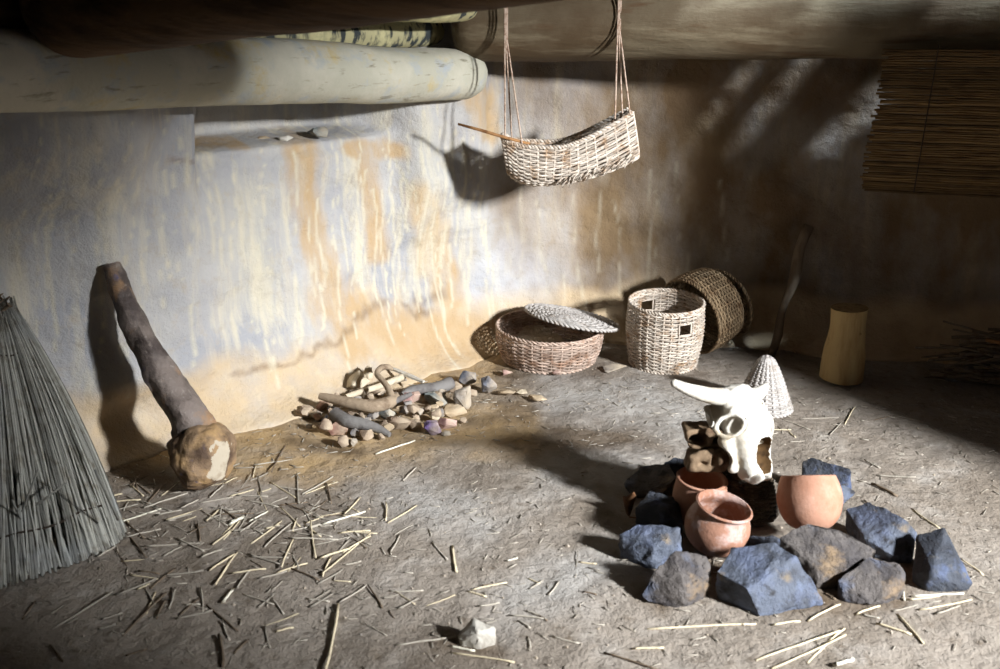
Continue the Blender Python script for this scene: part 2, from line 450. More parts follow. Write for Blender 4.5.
fx = axis(-3.3, 6.5, -2.0, 2.3, 0.014, 0.08); fy = axis(-2.6, 5.4, 2.0, 5.05, 0.014, 0.08)
vs = []; A = {k: [] for k in ('ochre', 'dark', 'white')}
def floor_z(x, y):
    return 0.012 * fbm(x * 2.2, y * 2.2, 0.3, 3) + 0.004 * fbm(x * 11, y * 11, 1.3, 3) - 0.006
for x in fx:
    for y in fy:
        dense = 0.0025 * fbm(x * 40, y * 40, 2.3, 2) if (-2 < x < 2.3 and y > 2) else 0
        vs.append((x, y, floor_z(x, y) + dense))
        px, py = project((x, y, 0))
        if -40 < px < 1040 and 300 < py < 720:
            wob = fbm(x * 6, y * 6, 5.5, 3)
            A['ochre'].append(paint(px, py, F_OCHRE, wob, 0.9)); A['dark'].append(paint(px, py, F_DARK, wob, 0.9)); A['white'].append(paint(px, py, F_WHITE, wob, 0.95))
        else:
            for k in A: A[k].append(0)
ny = len(fy)
fs = [(i * ny + k, (i + 1) * ny + k, (i + 1) * ny + k + 1, i * ny + k + 1) for i in range(len(fx) - 1) for k in range(ny - 1)]
me = bpy.data.meshes.new('floor'); me.from_pydata(vs, [], fs)
for k, a in A.items():
    x = me.attributes.new(k, 'FLOAT', 'POINT'); x.data.foreach_set('value', a)
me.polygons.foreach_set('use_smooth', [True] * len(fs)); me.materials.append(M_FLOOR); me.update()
fo = link(bpy.data.objects.new('floor', me)); fo['kind'] = 'structure'

# ceiling with the gaps daylight falls through
HOLES = [(1.93, 2.04, 4.41, 4.51), (2.15, 2.27, 4.36, 4.48), (2.54, 2.75, 4.17, 4.35),
         (1.34, 1.84, 3.96, 4.05), (1.84, 2.34, 3.91, 4.00), (2.34, 2.84, 3.86, 3.95), (2.84, 3.15, 3.81, 3.90)]
cx = sorted(set([-3.3 + 0.25 * k for k in range(27)] + [h[i] for h in HOLES for i in (0, 1)]))
cy = sorted(set([-1.85 + 0.25 * k for k in range(29)] + [h[i] for h in HOLES for i in (2, 3)] + [5.4]))
vs = [(x, y, ROOF_Z) for x in cx for y in cy]
fs = []
for i in range(len(cx) - 1):
    for k in range(len(cy) - 1):
        mx, my = (cx[i] + cx[i + 1]) / 2, (cy[k] + cy[k + 1]) / 2
        if any(h[0] < mx < h[1] and h[2] < my < h[3] for h in HOLES): continue
        a = i * len(cy) + k
        fs.append((a, a + 1, a + len(cy) + 1, a + len(cy)))
me = bpy.data.meshes.new('ceiling'); me.from_pydata(vs, [], fs); me.materials.append(M_CEIL); me.update()
co = link(bpy.data.objects.new('ceiling', me)); co['kind'] = 'structure'
sd = co.modifiers.new('thick', 'SOLIDIFY'); sd.thickness = 0.06; sd.offset = -1

# ------------------------------------------------------------------ roof logs
def log(name, a, b, r0, r1, m, label, bend=(0, 0, 0), seed=0, sides=28, n=140, rough=0.03):
    a = Vector(a); b = Vector(b); bend = Vector(bend)
    pts = []; rad = []
    for i in range(n + 1):
        t = i / n
        w = Vector((fbm(t * 3, seed, 0, 2), fbm(t * 3, seed, 9, 2), fbm(t * 3, seed, 17, 2))) * 0.012
        pts.append(a.lerp(b, t) + bend * (4 * t * (1 - t)) + w)
        r = r0 + (r1 - r0) * t
        e = min(t, 1 - t) * (b - a).length
        if e < 0.10: r *= 0.62 + 0.38 * math.sqrt(max(0, 1 - (1 - e / 0.10) ** 2))
        rad.append(r)
    def jit(i, k, p):
        an = 2 * PI * k / sides
        return 1 + rough * fbm(math.cos(an) * 1.3 + seed, math.sin(an) * 1.3, i / n * 6, 3) + rough * 0.4 * fbm(math.cos(an) * 4 + seed, math.sin(an) * 4, i / n * 3, 2)
    mb = MB(); mb.tube(pts, rad, sides, 0.5, True, jit=jit)
    mid = a.lerp(b, 0.5)
    o = mb.build(name, m, origin=mid, sharp=50)
    tag(o, label, 'log', 'roof and wall logs', 'thing')
    return o

log('roof_log', (-0.20, 4.62, 1.565), (3.0, 4.30, 1.615), 0.185, 0.195, M_LOGBROWN, 'thick brown roof log above the cradle, its upper side lit bluish', seed=3)
pl = [aty(-120, 70, 2.75), aty(474, 74, 4.66)]
log('wall_log', pl[0], pl[1], 0.125, 0.108, M_LOGPALE, 'pale cream wall log lying along the wall over the recessed shelf', seed=8, rough=0.05)
log('wall_log', aty(60, 40, 3.35), aty(438, 31, 4.72), 0.075, 0.065, M_LOGSTAIN, 'thin log with black stains lying on top of the pale wall log', seed=12, rough=0.06)
log('roof_log', aty(330, 2, 3.9), aty(470, 5, 4.45), 0.075, 0.072, M_LOGSTAIN, 'short yellowish log end between dark beam and brown roof log', seed=15, rough=0.05)
db = [aty(58, 6, 3.05), aty(480, -58, 2.5)]
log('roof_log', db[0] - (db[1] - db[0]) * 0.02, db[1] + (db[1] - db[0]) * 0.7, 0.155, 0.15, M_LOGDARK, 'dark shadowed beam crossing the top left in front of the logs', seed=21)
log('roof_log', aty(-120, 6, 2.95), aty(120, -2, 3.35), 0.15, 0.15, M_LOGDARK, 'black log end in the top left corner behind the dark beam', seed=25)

# ------------------------------------------------------------------ weaving
def woven(mb, P, nu, rows, r, rs, closed=True, mask=None, amp=None, sub=4, v0=0.0, v1=1.0, rnd=random, stake_ext=0.0, sides=5, wob=0.0, slope=0.0):
    amp = amp or r * 0.9
    def nrm(u, v):
        e = 1e-3
        du = P((u + e) if closed else min(1, u + e), v) - P((u - e) if closed else max(0, u - e), v)
        dv = P(u, min(1, v + e)) - P(u, max(0, v - e))
        n = du.cross(dv)
        return n.normalized() if n.length > 1e-12 else Vector((0, 0, 1))
    m = nu * sub
    for i in range(rows):
        v = v0 + (v1 - v0) * (i + 0.5) / rows
        tint = rnd.uniform(0.05, 1)
        run = []
        ph = rnd.uniform(0, 9)
        for k in range(m if closed else m + 1):
            u = k / m
            vv = min(1, max(0, v + wob * math.sin(u * 9 + ph) + slope * math.sin(2 * PI * u + 1)))
            ok = mask is None or mask(u, vv)
            if ok:
                run.append(P(u, vv) + nrm(u, vv) * amp * math.sin(PI * u * nu + i * PI + 0.01))
            if (not ok) and run:
                if len(run) > 1: mb.tube(run, r, sides, tint)
                run = []
        if run:
            if closed and len(run) == m: mb.tube(run, r, sides, tint, closed=True)
            elif len(run) > 1: mb.tube(run, r, sides, tint)
    for j in range(nu if closed else nu + 1):
        u = (j + 0.5) / nu if closed else j / nu
        if not closed: u = min(max(u, 0.002), 0.998)
        run = []
        tint = rnd.uniform(0.2, 1)
        for k in range(rows + 1):
            v = k / rows
            if mask is None or mask(u, v):
                run.append(P(u, v))
            else:
                if len(run) > 1: mb.tube(run, rs, 5, tint)
                run = []
        if len(run) > 1:
            mb.tube(run, rs, 5, tint)

def braid(mb, pts, r, closed=True, turns=30, strands=2):
    n = len(pts)
    for s in range(strands):
        out = []
        for i, p in enumerate(pts):
            p = Vector(p)
            tg = (Vector(pts[(i + 1) % n]) - Vector(pts[i - 1])) if closed or 0 < i < n - 1 else (Vector(pts[min(i + 1, n - 1)]) - Vector(pts[max(0, i - 1)]))
            tg.normalize()
            a = Vector((0, 0, 1)) if abs(tg.z) < 0.9 else Vector((1, 0, 0))
            n1 = (a - tg * a.dot(tg)).normalized(); n2 = tg.cross(n1)
            an = 2 * PI * turns * i / n + 2 * PI * s / strands
            out.append(p + (n1 * math.cos(an) + n2 * math.sin(an)) * r * 0.9)
        mb.tube(out, r, 5, 0.4 + 0.5 * s, closed=closed)

def frame_from(zax, xhint=Vector((1, 0, 0))):
    z = zax.normalized()
    x = (xhint - z * xhint.dot(z)).normalized()
    y = z.cross(x)
    return x, y, z

def round_basket(name, label, cat, base, axis_dir, r_bot, r_top, h, rows, stakes, m, strand=0.0042, holes=(), bulge=0.0, base_disc=True, group=None, squash=1.0, shell_r=0.9, xhint=Vector((1, 0, 0))):
    base = Vector(base)
    X, Y, Z = frame_from(Vector(axis_dir), xhint)
    root = thing(name, label, cat, base, group)
    rr = random.Random(hash(label) % 1000 if False else len(label))
    def P(u, v):
        a = 2 * PI * u
        r = r_bot + (r_top - r_bot) * v + bulge * math.sin(PI * v)
        return base + X * math.cos(a) * r + Y * math.sin(a) * r * squash + Z * (h * v + strand)
    def mask(u, v):
        for (u0, u1, v0, v1) in holes:
            if u0 < u < u1 and v0 < v < v1: return False
        return True
    mb = MB(); woven(mb, P, stakes, rows, strand, strand * 1.15, True, mask if holes else None, rnd=rr, wob=0.006)
    mb.build('wicker_wall', m, root)
    # rims
    mb = MB(); N = 160
    braid(mb, [P(k / N, 1.0) + Z * strand for k in range(N)], strand * 1.15, True, 34)
    mb.build('rim', m, root)
    mb = MB(); braid(mb, [P(k / N, 0.0) for k in range(N)], strand * 1.2, True, 30)
    mb.build('base_band', m, root)
    for (u0, u1, v0, v1) in holes:        # bound edges of hand holes
        mb = MB()
        pts = [P(u0, v0), P((u0 + u1) / 2, v0), P(u1, v0), P(u1, (v0 + v1) / 2), P(u1, v1), P((u0 + u1) / 2, v1), P(u0, v1), P(u0, (v0 + v1) / 2)]
        mb.tube(pts, strand * 1.1, 5, 0.7, closed=True)
        mb.build('hand_hole_band', m, root)
    if base_disc:
        def D(u, v):
            a = 2 * PI * u; r = r_bot * (0.04 + 0.96 * v)
            return base + X * math.cos(a) * r + Y * math.sin(a) * r * squash + Z * strand * 2
        mb = MB(); woven(mb, D, 16, max(6, int(r_bot / (strand * 2.1))), strand, strand * 1.1, True, rnd=rr)
        mb.build('base', m, root)
    return root

def woven_lid(name, label, center, normal, r, dome, m, strand=0.0045, rings=16, spokes=22, group=None, squash=1.0, xhint=Vector((1, 0, 0)), swirl=0.0):
    center = Vector(center)
    X, Y, Z = frame_from(Vector(normal), xhint)
    root = thing(name, label, 'lid', center, group)
    rr = random.Random(len(label) + 5)
    def D(u, v):
        a = 2 * PI * u + swirl * v; q = r * (0.03 + 0.97 * v)
        return center + X * math.cos(a) * q + Y * math.sin(a) * q * squash + Z * dome * (1 - v * v)
    mb = MB(); woven(mb, D, spokes, rings, strand, strand * 1.3, True, rnd=rr)
    mb.build('woven_disc', m, root)
    mb = MB(); N = 140
    braid(mb, [D(k / N, 1.0) for k in range(N)], strand * 1.2, True, 30)
    mb.build('rim', m, root)
    return root

random.seed(5)
# flat open basket with its lid pushed back
pb = Vector((0.235, 4.575, 0.0))
round_basket('flat_basket', 'low round reddish wicker basket, partly uncovered, standing against the wall corner', 'basket', pb, (0.02, -0.03, 1), 0.222, 0.252, 0.15, 17, 34, M_WICKRED, 0.0042, bulge=0.012)
lidn = Vector((0.20, 0.10, 1)).normalized()
woven_lid('basket_lid', 'whitish woven lid slid askew over the low round basket', (0.345, 4.58, 0.197), lidn, 0.225, 0.012, M_WICKWHT, 0.0048, 18, 24, swirl=0.6)
# tall basket with hand holes
pb = Vector((0.778, 4.51, 0.0))
def hole_u(px): pass
round_basket('tall_basket', 'tall pale wicker basket with two square hand holes', 'basket', pb, (0.0, -0.07, 1), 0.156, 0.172, 0.295, 32, 30, M_WICK, 0.0043,
             holes=[(0.782, 0.838, 0.66, 0.84), (0.282, 0.345, 0.66, 0.84)], bulge=0.012)
# tilted basket
ax = Vector((0.76, 0.55, 0.22)).normalized()
pc = Vector((0.925, 4.63, 0.19)) + ax * 0.165
round_basket('tilted_basket', 'brown wicker basket lying tipped on its side behind the tall basket', 'basket', pc, -ax, 0.18, 0.19, 0.165, 17, 30, M_WICKDK, 0.0044, bulge=0.008, xhint=Vector((0, 0, 1)))
woven_lid('basket_lid', 'dark round woven lid standing on edge behind the tipped brown basket', pc + ax * 0.045 + Vector((0.02, 0.01, -0.02)), ax, 0.17, 0.01, M_WICKDK, 0.005, 16, 22, xhint=Vector((0, 0, 1)))

# whitened cone behind the skull
pb = atz(766, 412, 0.0) + Vector((0, 0.05, 0))
root = thing('fish_trap', 'pale whitened conical wicker trap standing behind the animal skull', 'trap', pb)
ap = aty(767, 358, pb.y + 0.0)
rr = random.Random(3)
H = ap.z
def Pc(u, v):
    a = 2 * PI * u
    r = 0.105 * (1 - v) ** 0.62 * (1 - 0.12 * v) + 0.010
    return pb + Vector((math.cos(a) * r + (ap.x - pb.x) * v, math.sin(a) * r, 0.004 + H * v))
mb = MB(); woven(mb, Pc, 20, 26, 0.0052, 0.0075, True, rnd=rr, v1=0.96, sub=4); mb.build('wicker_wall', M_WICKWHT, root)
mb = MB(); braid(mb, [Pc(k / 80, 0) for k in range(80)], 0.006, True, 20); mb.build('rim', M_WICKWHT, root)
mb = MB(); mb.tube([Pc(0, 0.93) * 0.5 + Pc(0.5, 0.93) * 0.5, ap + Vector((0, 0, 0.012))], [0.014, 0.006], 8, 0.8); mb.build('tip', M_WICKWHT, root)

# dark woven stand under the skull
sb = Vector((0.825, 3.0, 0.0))
root = thing('dark_basket', 'blackened upturned wicker basket carrying the horned skull behind the pots', 'basket', sb)
rr = random.Random(9)
def Ps(u, v):
    a = 2 * PI * u
    r = 0.098 - 0.028 * v ** 1.5
    return sb + Vector((math.cos(a) * r - 0.02 * v, math.sin(a) * r, 0.005 + 0.19 * v))
mb = MB(); woven(mb, Ps, 26, 27, 0.0042, 0.0045, True, rnd=rr); mb.build('wicker_wall', M_WICKBLK, root)
def Pd(u, v):
    a = 2 * PI * u; r = 0.069 * (0.05 + 0.95 * v)
    return sb + Vector((math.cos(a) * r - 0.02, math.sin(a) * r, 0.197))
mb = MB(); woven(mb, Pd, 14, 8, 0.0042, 0.0045, True, rnd=rr); mb.build('base', M_WICKBLK, root)

# ------------------------------------------------------------------ hanging cradle
CY = 4.385; HW = 0.105
rimpx = [(502, 139), (515, 145), (535, 147), (560, 147), (580, 141), (605, 129), (634, 113)]
botpx = [(508, 172), (518, 180), (535, 184), (555, 183), (580, 179), (608, 171), (638, 157)]
def interp(arr, u):
    x = u * (len(arr) - 1); i = min(int(x), len(arr) - 2); t = x - i
    a = Vector((*arr[max(i - 1, 0)], 0)); b = Vector((*arr[i], 0)); c = Vector((*arr[i + 1], 0)); d = Vector((*arr[min(i + 2, len(arr) - 1)], 0))
    return 0.5 * ((2 * b) + (c - a) * t + (2 * a - 5 * b + 4 * c - d) * t * t + (3 * b - a - 3 * c + d) * t ** 3)
def spw(x, e): return math.copysign(abs(x) ** e, x)
_ths = [PI * k / 400 for k in range(401)]
_xy = [(-0.1 * spw(math.cos(t), 0.75), -0.18 * (max(0, math.sin(t)) ** 0.55)) for t in _ths]
_al = [0.0]
for k in range(400): _al.append(_al[-1] + math.hypot(_xy[k + 1][0] - _xy[k][0], _xy[k + 1][1] - _xy[k][1]))
def THV(v):
    return float(np.interp(v * _al[-1], _al, _ths))
def PCr(u, v):
    a = interp(rimpx, u); b = interp(botpx, u)
    R = aty(a.x, a.y, CY - HW); B = aty(b.x, b.y, CY)
    th = THV(v)
    c, s = math.cos(th), math.sin(th)
    wv = HW * (1 - 0.25 * abs(2 * u - 1) ** 3)
    dep = s ** 0.55 if s > 0 else 0
    return Vector((R.x + (B.x - R.x) * dep, CY - wv * spw(c, 0.75), R.z + (B.z - R.z) * dep))
cr_root = thing('hanging_cradle', 'boat-shaped wicker cradle hanging on ropes below the brown roof log', 'cradle', PCr(0.5, 0.5))
rr = random.Random(21)
mb = MB(); woven(mb, PCr, 17, 52, 0.0050, 0.0054, False, rnd=rr, sub=5, wob=0.004)
mb.build('wicker_body', M_WICK, cr_root)
mb = MB()
N = 90
braid(mb, [PCr(k / N, 0.0) for k in range(N + 1)], 0.006, False, 20)
braid(mb, [PCr(k / N, 1.0) for k in range(N + 1)], 0.006, False, 20)
mb.build('rim', M_WICK, cr_root)
for u0, nm in ((0.004, 'end_panel'), (0.996, 'end_panel')):
    def PE(u, v, u0=u0):
        f = PCr(u0, 0.48 * (1 - v) * 1.0); b = PCr(u0, 1 - 0.48 * (1 - v))
        return f.lerp(b, u)
    mb = MB(); woven(mb, PE, 8, 16, 0.0040, 0.005, False, rnd=rr, sub=4)
    mb.build(nm, M_WICK, cr_root)
# frayed lower edge on the right
mb = MB()
for k in range(120):
    u = rr.uniform(0.55, 1.0)
    p = PCr(u, 0.31 + rr.uniform(-0.03, 0.06)); q = p + Vector((rr.uniform(-0.045, -0.01), rr.uniform(-0.02, 0.01), rr.uniform(-0.035, -0.012)))
    mb.tube([p, (p + q) / 2 + Vector((0, -0.006, 0.004)), q], 0.0024, 4, rr.uniform(0.4, 1))
mb.build('frayed_edge', M_WICK, cr_root)
mb = MB()
mb.tube([aty(458, 124, CY - HW + 0.01), aty(480, 130, CY - HW + 0.005), aty(503, 137, CY - HW), aty(530, 144, CY - HW + 0.015)], [0.005, 0.0065, 0.007, 0.006], 7)
mb.build('pole', M_STICK, cr_root)
for top, bots in (((506, 0), [(505, 139), (512, 141), (522, 144)]), ((619.5, 0), [(615, 119), (624, 115), (630, 114)])):
    for i, b in enumerate(bots):
        yb = (CY - HW, CY + HW, CY - HW * 0.3)[i]
        T = aty(top[0] + (i - 1) * 1.2, top[1], CY - 0.02 + 0.01 * i)
        B = aty(*b, CY - HW)
        if i == 1: B = B + Vector((0, 0.06, 0.0))
        knot = B.lerp(T, 0.72) * 1.0
        knot = Vector((T.x, CY - 0.03 + 0.008 * i, knot.z))
        up = Vector((T.x, T.y, ROOF_Z + 0.005))
        mb = MB(); pts = []
        for s in range(14): pts.append(B.lerp(knot, s / 14))
        for s in range(10): pts.append(knot.lerp(up, s / 9))
        mb.tube(pts, 0.0036, 6); mb.build('rope', M_ROPE, cr_root)

# ------------------------------------------------------------------ reed mat under the roof log
tl, bl_ = aty(887, 50, 4.22), aty(862, 190, 4.30)
tr, br_ = tl + Vector((0.85, -0.20, 0.0)), bl_ + Vector((0.92, -0.22, -0.01))
mat_root = thing('reed_mat', 'dark brown mat of horizontal reeds hanging from the roof log at right', 'mat', tl.lerp(tr, 0.5))
rr = random.Random(31); mb = MB(); nreed = 62
for k in range(nreed):
    t = k / (nreed - 1)
    a = tl.lerp(bl_, t); b = tr.lerp(br_, t)
    d = (b - a).normalized()
    a = a + d * rr.uniform(-0.018, 0.014); b = b + d * rr.uniform(-0.02, 0.02)
    pts = []
    for s in range(9):
        q = a.lerp(b, s / 8) + Vector((0, rr.uniform(-0.002, 0.002), rr.uniform(-0.003, 0.003)))
        pts.append(q)
    mb.tube(pts, rr.uniform(0.0042, 0.0064), 6, rr.uniform(0, 1))
mb.build('reeds', M_REEDBR, mat_root)
for f in (0.22, 0.62, 0.93):
    mb = MB(); pts = []
    for k in range(nreed * 2):
        t = k / (nreed * 2 - 1)
        q = tl.lerp(bl_, t).lerp(tr.lerp(br_, t), f)
        pts.append(q + Vector((0, -0.0075 if k % 2 else -0.005, 0)))
    pts = [pts[0] + Vector((0, 0.01, 0.04))] + pts
    mb.tube(pts, 0.0025, 5); mb.build('cord', M_CORD, mat_root)

# ------------------------------------------------------------------ reed sheaf at the left
sc0 = Vector((-1.50, 2.64, 0)); maj = Vector((0.66, 0.47, 0)).normalized(); mnr = Vector((-maj.y, maj.x, 0))
topc = Vector((-1.70, 3.19, 0.64))
sh_root = thing('reed_sheaf', 'tall sheaf of grey reeds tied in a fan, leaning on the wall at left', 'sheaf', sc0)
rr = random.Random(41); mb = MB()
def reed_pt(a, rad, t, jit=(0, 0)):
    c, s = math.cos(a) * rad, math.sin(a) * rad
    b = sc0 + maj * c * 0.37 + mnr * s * 0.13
    tp = topc + maj * c * 0.085 + mnr * s * 0.045
    f = 1 - t
    return b * f + tp * t + maj * jit[0] * t * (1 - t) + mnr * jit[1] * t * (1 - t)
for k in range(430):
    a = rr.uniform(0, 2 * PI); rad = math.sqrt(rr.uniform(0.25, 1)) if k > 220 else 1.0
    if k < 220: a = PI + PI * (k + rr.random()) / 220      # outer layer facing the room
    j = (rr.uniform(-0.12, 0.12), rr.uniform(-0.05, 0.03)); L = rr.uniform(0.94, 1.06); s0 = rr.uniform(0.0, 0.035)
    pts = [reed_pt(a, rad, s0 + (L - s0) * q / 8, j) for q in range(9)]
    for p_ in pts: p_.z = max(p_.z, 0.006)
    w = rr.uniform(0.0028, 0.0052)
    mb.tube(pts, [w, w, w, w, w * 0.95, w * 0.9, w * 0.85, w * 0.8, w * 0.6], 5, rr.uniform(0, 1))
mb.build('reed_stalks', M_REED, sh_root)
for t, nm in ((0.17, 'binding_cord'), (0.83, 'binding_cord')):
    mb = MB()
    mb.tube([reed_pt(2 * PI * q / 60, 1.03, t + 0.006 * math.sin(q)) for q in range(60)], 0.0038, 6, closed=True)
    mb.build(nm, M_CORD, sh_root)
mb = MB()
for k in range(26):      # frayed flower tips
    a = rr.uniform(0, 2 * PI); p = reed_pt(a, rr.random(), 1.0)
    pts = [p]
    for q in range(4): pts.append(pts[-1] + Vector((rr.uniform(-0.016, 0.02), rr.uniform(-0.012, 0.012), rr.uniform(0.0, 0.02))))
    mb.tube(pts, [0.004, 0.006, 0.0065, 0.005, 0.002], 6, rr.uniform(0, 0.6))
mb.build('reed_tips', M_STRAWB, sh_root)
for (a, b) in (((12, 500), (33, 545)), ((36, 505), (66, 483)), ((22, 512), (38, 470)), ((95, 470), (118, 520))):
    mb = MB(); mb.tube([aty(*a, 2.66 + 0.0), aty((a[0] + b[0]) / 2, (a[1] + b[1]) / 2, 2.70), aty(*b, 2.74)], 0.0035, 5, 0.3)
    mb.build('loose_stalk', M_REED, sh_root)

# ------------------------------------------------------------------ surface nets for sculpted shapes
def surface_nets(f, lo, hi, h):
    lo = np.array(lo, float); hi = np.array(hi, float)
    n = np.maximum(4, np.ceil((hi - lo) / h).astype(int) + 1)
    xs = [lo[i] + h * np.arange(n[i]) for i in range(3)]
    G = np.meshgrid(*xs, indexing='ij')
    V = f(*G)
    S = V < 0
    cs = np.array(S.shape) - 1
    cnt = np.zeros(cs); acc = np.zeros((3,) + tuple(cs))
    sl = lambda d: tuple(slice(d[i], d[i] + cs[i]) for i in range(3))
    C = [(a, b, c) for a in (0, 1) for b in (0, 1) for c in (0, 1)]
    for a in C:
        for ax in range(3):
            if a[ax]: continue
            b = list(a); b[ax] = 1; b = tuple(b)
            va, vb = V[sl(a)], V[sl(b)]
            cr = (va < 0) != (vb < 0)
            t = np.where(cr, va / np.where(np.abs(va - vb) < 1e-12, 1, va - vb), 0)
            cnt += cr
            for i in range(3):
                pos = a[i] + (t if i == ax else 0)
                acc[i] += np.where(cr, pos, 0)
    act = cnt > 0
    idx = -np.ones(cs, int); idx[act] = np.arange(act.sum())
    I = np.array(np.nonzero(act)).T
    P = np.stack([acc[i][act] / cnt[act] for i in range(3)], 1) + I
    verts = lo + P * h
    faces = []
    for ax in range(3):
        o1, o2 = (ax + 1) % 3, (ax + 2) % 3
        a = [slice(None)] * 3; b = [slice(None)] * 3
        a[ax] = slice(0, -1); b[ax] = slice(1, None)
        sa, sb_ = S[tuple(a)], S[tuple(b)]
        E = np.array(np.nonzero(sa != sb_)).T
        for e in E:
            if e[o1] == 0 or e[o2] == 0 or e[o1] >= cs[o1] or e[o2] >= cs[o2]: continue
            q = []
            for d1, d2 in ((-1, -1), (0, -1), (0, 0), (-1, 0)):
                c = e.copy(); c[o1] += d1; c[o2] += d2
                q.append(int(idx[tuple(c)]))
            if sa[tuple(e)]: faces.append(tuple(q))
            else: faces.append(tuple(reversed(q)))
    return verts, faces

def smin(a, b, k):
    h = np.clip(0.5 + 0.5 * (b - a) / k, 0, 1)
    return b + (a - b) * h - k * h * (1 - h)
def smax(a, b, k): return -smin(-a, -b, k)
def sd_ell(x, y, z, c, r):
    k = np.sqrt(((x - c[0]) / r[0]) ** 2 + ((y - c[1]) / r[1]) ** 2 + ((z - c[2]) / r[2]) ** 2)
    return (k - 1) * min(r)
def sd_cap(x, y, z, a, b, ra, rb, sq=(1, 1, 1)):
    ax_, ay, az = a; bx, by, bz = b
    dx, dy, dz = bx - ax_, by - ay, bz - az
    L2 = dx * dx + dy * dy + dz * dz
    t = np.clip(((x - ax_) * dx + (y - ay) * dy + (z - az) * dz) / L2, 0, 1)
    d = np.sqrt(((x - ax_ - t * dx) / sq[0]) ** 2 + ((y - ay - t * dy) / sq[1]) ** 2 + ((z - az - t * dz) / sq[2]) ** 2)
    return d - (ra + (rb - ra) * t)
def sd_tor(x, y, z, c, n, R, r):
    n = np.array(n, float); n /= np.linalg.norm(n)
    px, py, pz = x - c[0], y - c[1], z - c[2]
    hgt = px * n[0] + py * n[1] + pz * n[2]
    rad = np.sqrt(np.maximum(0, px * px + py * py + pz * pz - hgt * hgt))
    return np.sqrt((rad - R) ** 2 + hgt ** 2) - r
def wav(x, y, z, s, p=0.0):
    return (np.sin(x * s + 1.3 + p + 1.7 * np.sin(y * s * 0.6)) * np.sin(y * s * 1.1 + 0.4 + p + 1.3 * np.sin(z * s * 0.7)) + np.sin(z * s * 0.9 + 2.1 + p + 1.1 * np.sin(x * s * 0.8))) * 0.5

# ------------------------------------------------------------------ horned skull
POLL = aty(744, 388, 2.965)
SN = aty(777, 472, 2.79)
Lx = (SN - POLL); SK = Lx.length / 0.33; Lx.normalize()
Wx = Vector((0.74, 0.63, -0.19)); Wx = (Wx - Lx * Wx.dot(Lx)).normalized()
Nx = Lx.cross(Wx)
if Nx.y > 0: Nx = -Nx
def sk(w, l, n): return POLL + (Wx * w * 1.30 + Lx * l + Nx * n * 1.35) * SK
def skull_f(w, l, n):
    a = np.abs(w)
    d = sd_ell(w, l, n, (0, 0.060, -0.060), (0.074, 0.075, 0.060))              # brain case
    d = smin(d, sd_ell(w, l, n, (0, 0.085, -0.022), (0.086, 0.095, 0.040)), 0.02)   # brow
    d = smin(d, sd_cap(w, l, n, (0, 0.15, -0.044), (0, 0.29, -0.062), 0.066, 0.052, (1, 1, 0.9)), 0.025)  # muzzle
    d = smin(d, sd_cap(w, l, n, (0, 0.12, -0.004), (0, 0.225, -0.012), 0.030, 0.024), 0.02)   # nasal ridge
    d = smin(d, sd_ell(w, l, n, (0, 0.000, -0.040), (0.062, 0.030, 0.040)), 0.02)   # poll
    d = smin(d, sd_cap(a, l, n, (0.055, 0.022, -0.03), (0.085, 0.014, -0.026), 0.027, 0.023), 0.012)   # horn bosses
    d = smin(d, sd_cap(a, l, n, (0.085, 0.165, -0.062), (0.060, 0.27, -0.090), 0.018, 0.014), 0.015)  # cheek
    d = smin(d, sd_cap(a, l, n, (0.034, 0.27, -0.060), (0.030, 0.345, -0.052), 0.017, 0.010), 0.012)  # premaxilla
    d = smax(d, l + 0.25 * a + 0.012 * np.sin(w * 130) - 0.335, 0.008)                        # broken muzzle
    d = smax(d, -sd_ell(a, l, n, (0.086, 0.050, -0.078), (0.044, 0.040, 0.042)), 0.006)       # temporal hollow
    d = smax(d, -sd_ell(a, l, n, (0.090, 0.132, -0.026), (0.050, 0.035, 0.040)), 0.005)       # orbit
    d = smax(d, -sd_ell(a, l, n, (0.088, 0.225, -0.095), (0.030, 0.045, 0.030)), 0.006)       # hollow of the cheek
    d = smin(d, sd_tor(a, l, n, (0.086, 0.132, -0.030), (0.80, 0.0, 0.55), 0.038, 0.0080), 0.006)  # orbit rim
    d = smin(d, sd_cap(a, l, n, (0.092, 0.10, -0.080), (0.062, 0.022, -0.098), 0.008, 0.009), 0.006)   # zygomatic arch
    d = smax(d, -sd_ell(w, l, n, (0.002, 0.268, -0.012), (0.034, 0.078, 0.046)), 0.005)       # nasal opening
    d = smax(d, -sd_ell(w, l, n, (0, 0.31, -0.11), (0.034, 0.10, 0.034)), 0.006)              # palate
    d = smax(d, -sd_ell(w, l, n, (0.038, 0.060, 0.014), (0.010, 0.028, 0.020)), 0.003)        # hole in the brow
    d = smax(d, -sd_ell(w, l, n, (-0.006, 0.080, 0.020), (0.004, 0.012, 0.010)), 0.003)
    d = d + 0.0026 * wav(w, l, n, 60) + 0.0014 * wav(w, l, n, 150, 2)
    return d
sv, sf = surface_nets(skull_f, (-0.14, -0.05, -0.16), (0.14, 0.38, 0.05), 0.0034)
skull_root = thing('animal_skull', 'bleached horned cattle skull propped up behind the clay pots', 'skull', sk(0, 0.2, -0.04))
mb = MB(); mb.add([sk(*p) for p in sv], sf); cro = mb.build('cranium', M_BONE, skull_root)
cro.data.materials.append(M_NASAL)      # dark brown for the faces inside the nasal opening
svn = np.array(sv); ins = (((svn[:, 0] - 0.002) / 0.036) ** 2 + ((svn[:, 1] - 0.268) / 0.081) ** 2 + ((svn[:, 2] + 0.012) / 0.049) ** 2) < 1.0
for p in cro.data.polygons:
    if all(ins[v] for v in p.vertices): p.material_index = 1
def tip_w(sg, target):
    w = 0.07
    while w < 0.4:
        if (project(sk(sg * w, 0.0, -0.01))[0] - target) * sg > 0: break
        w += 0.002
    return w
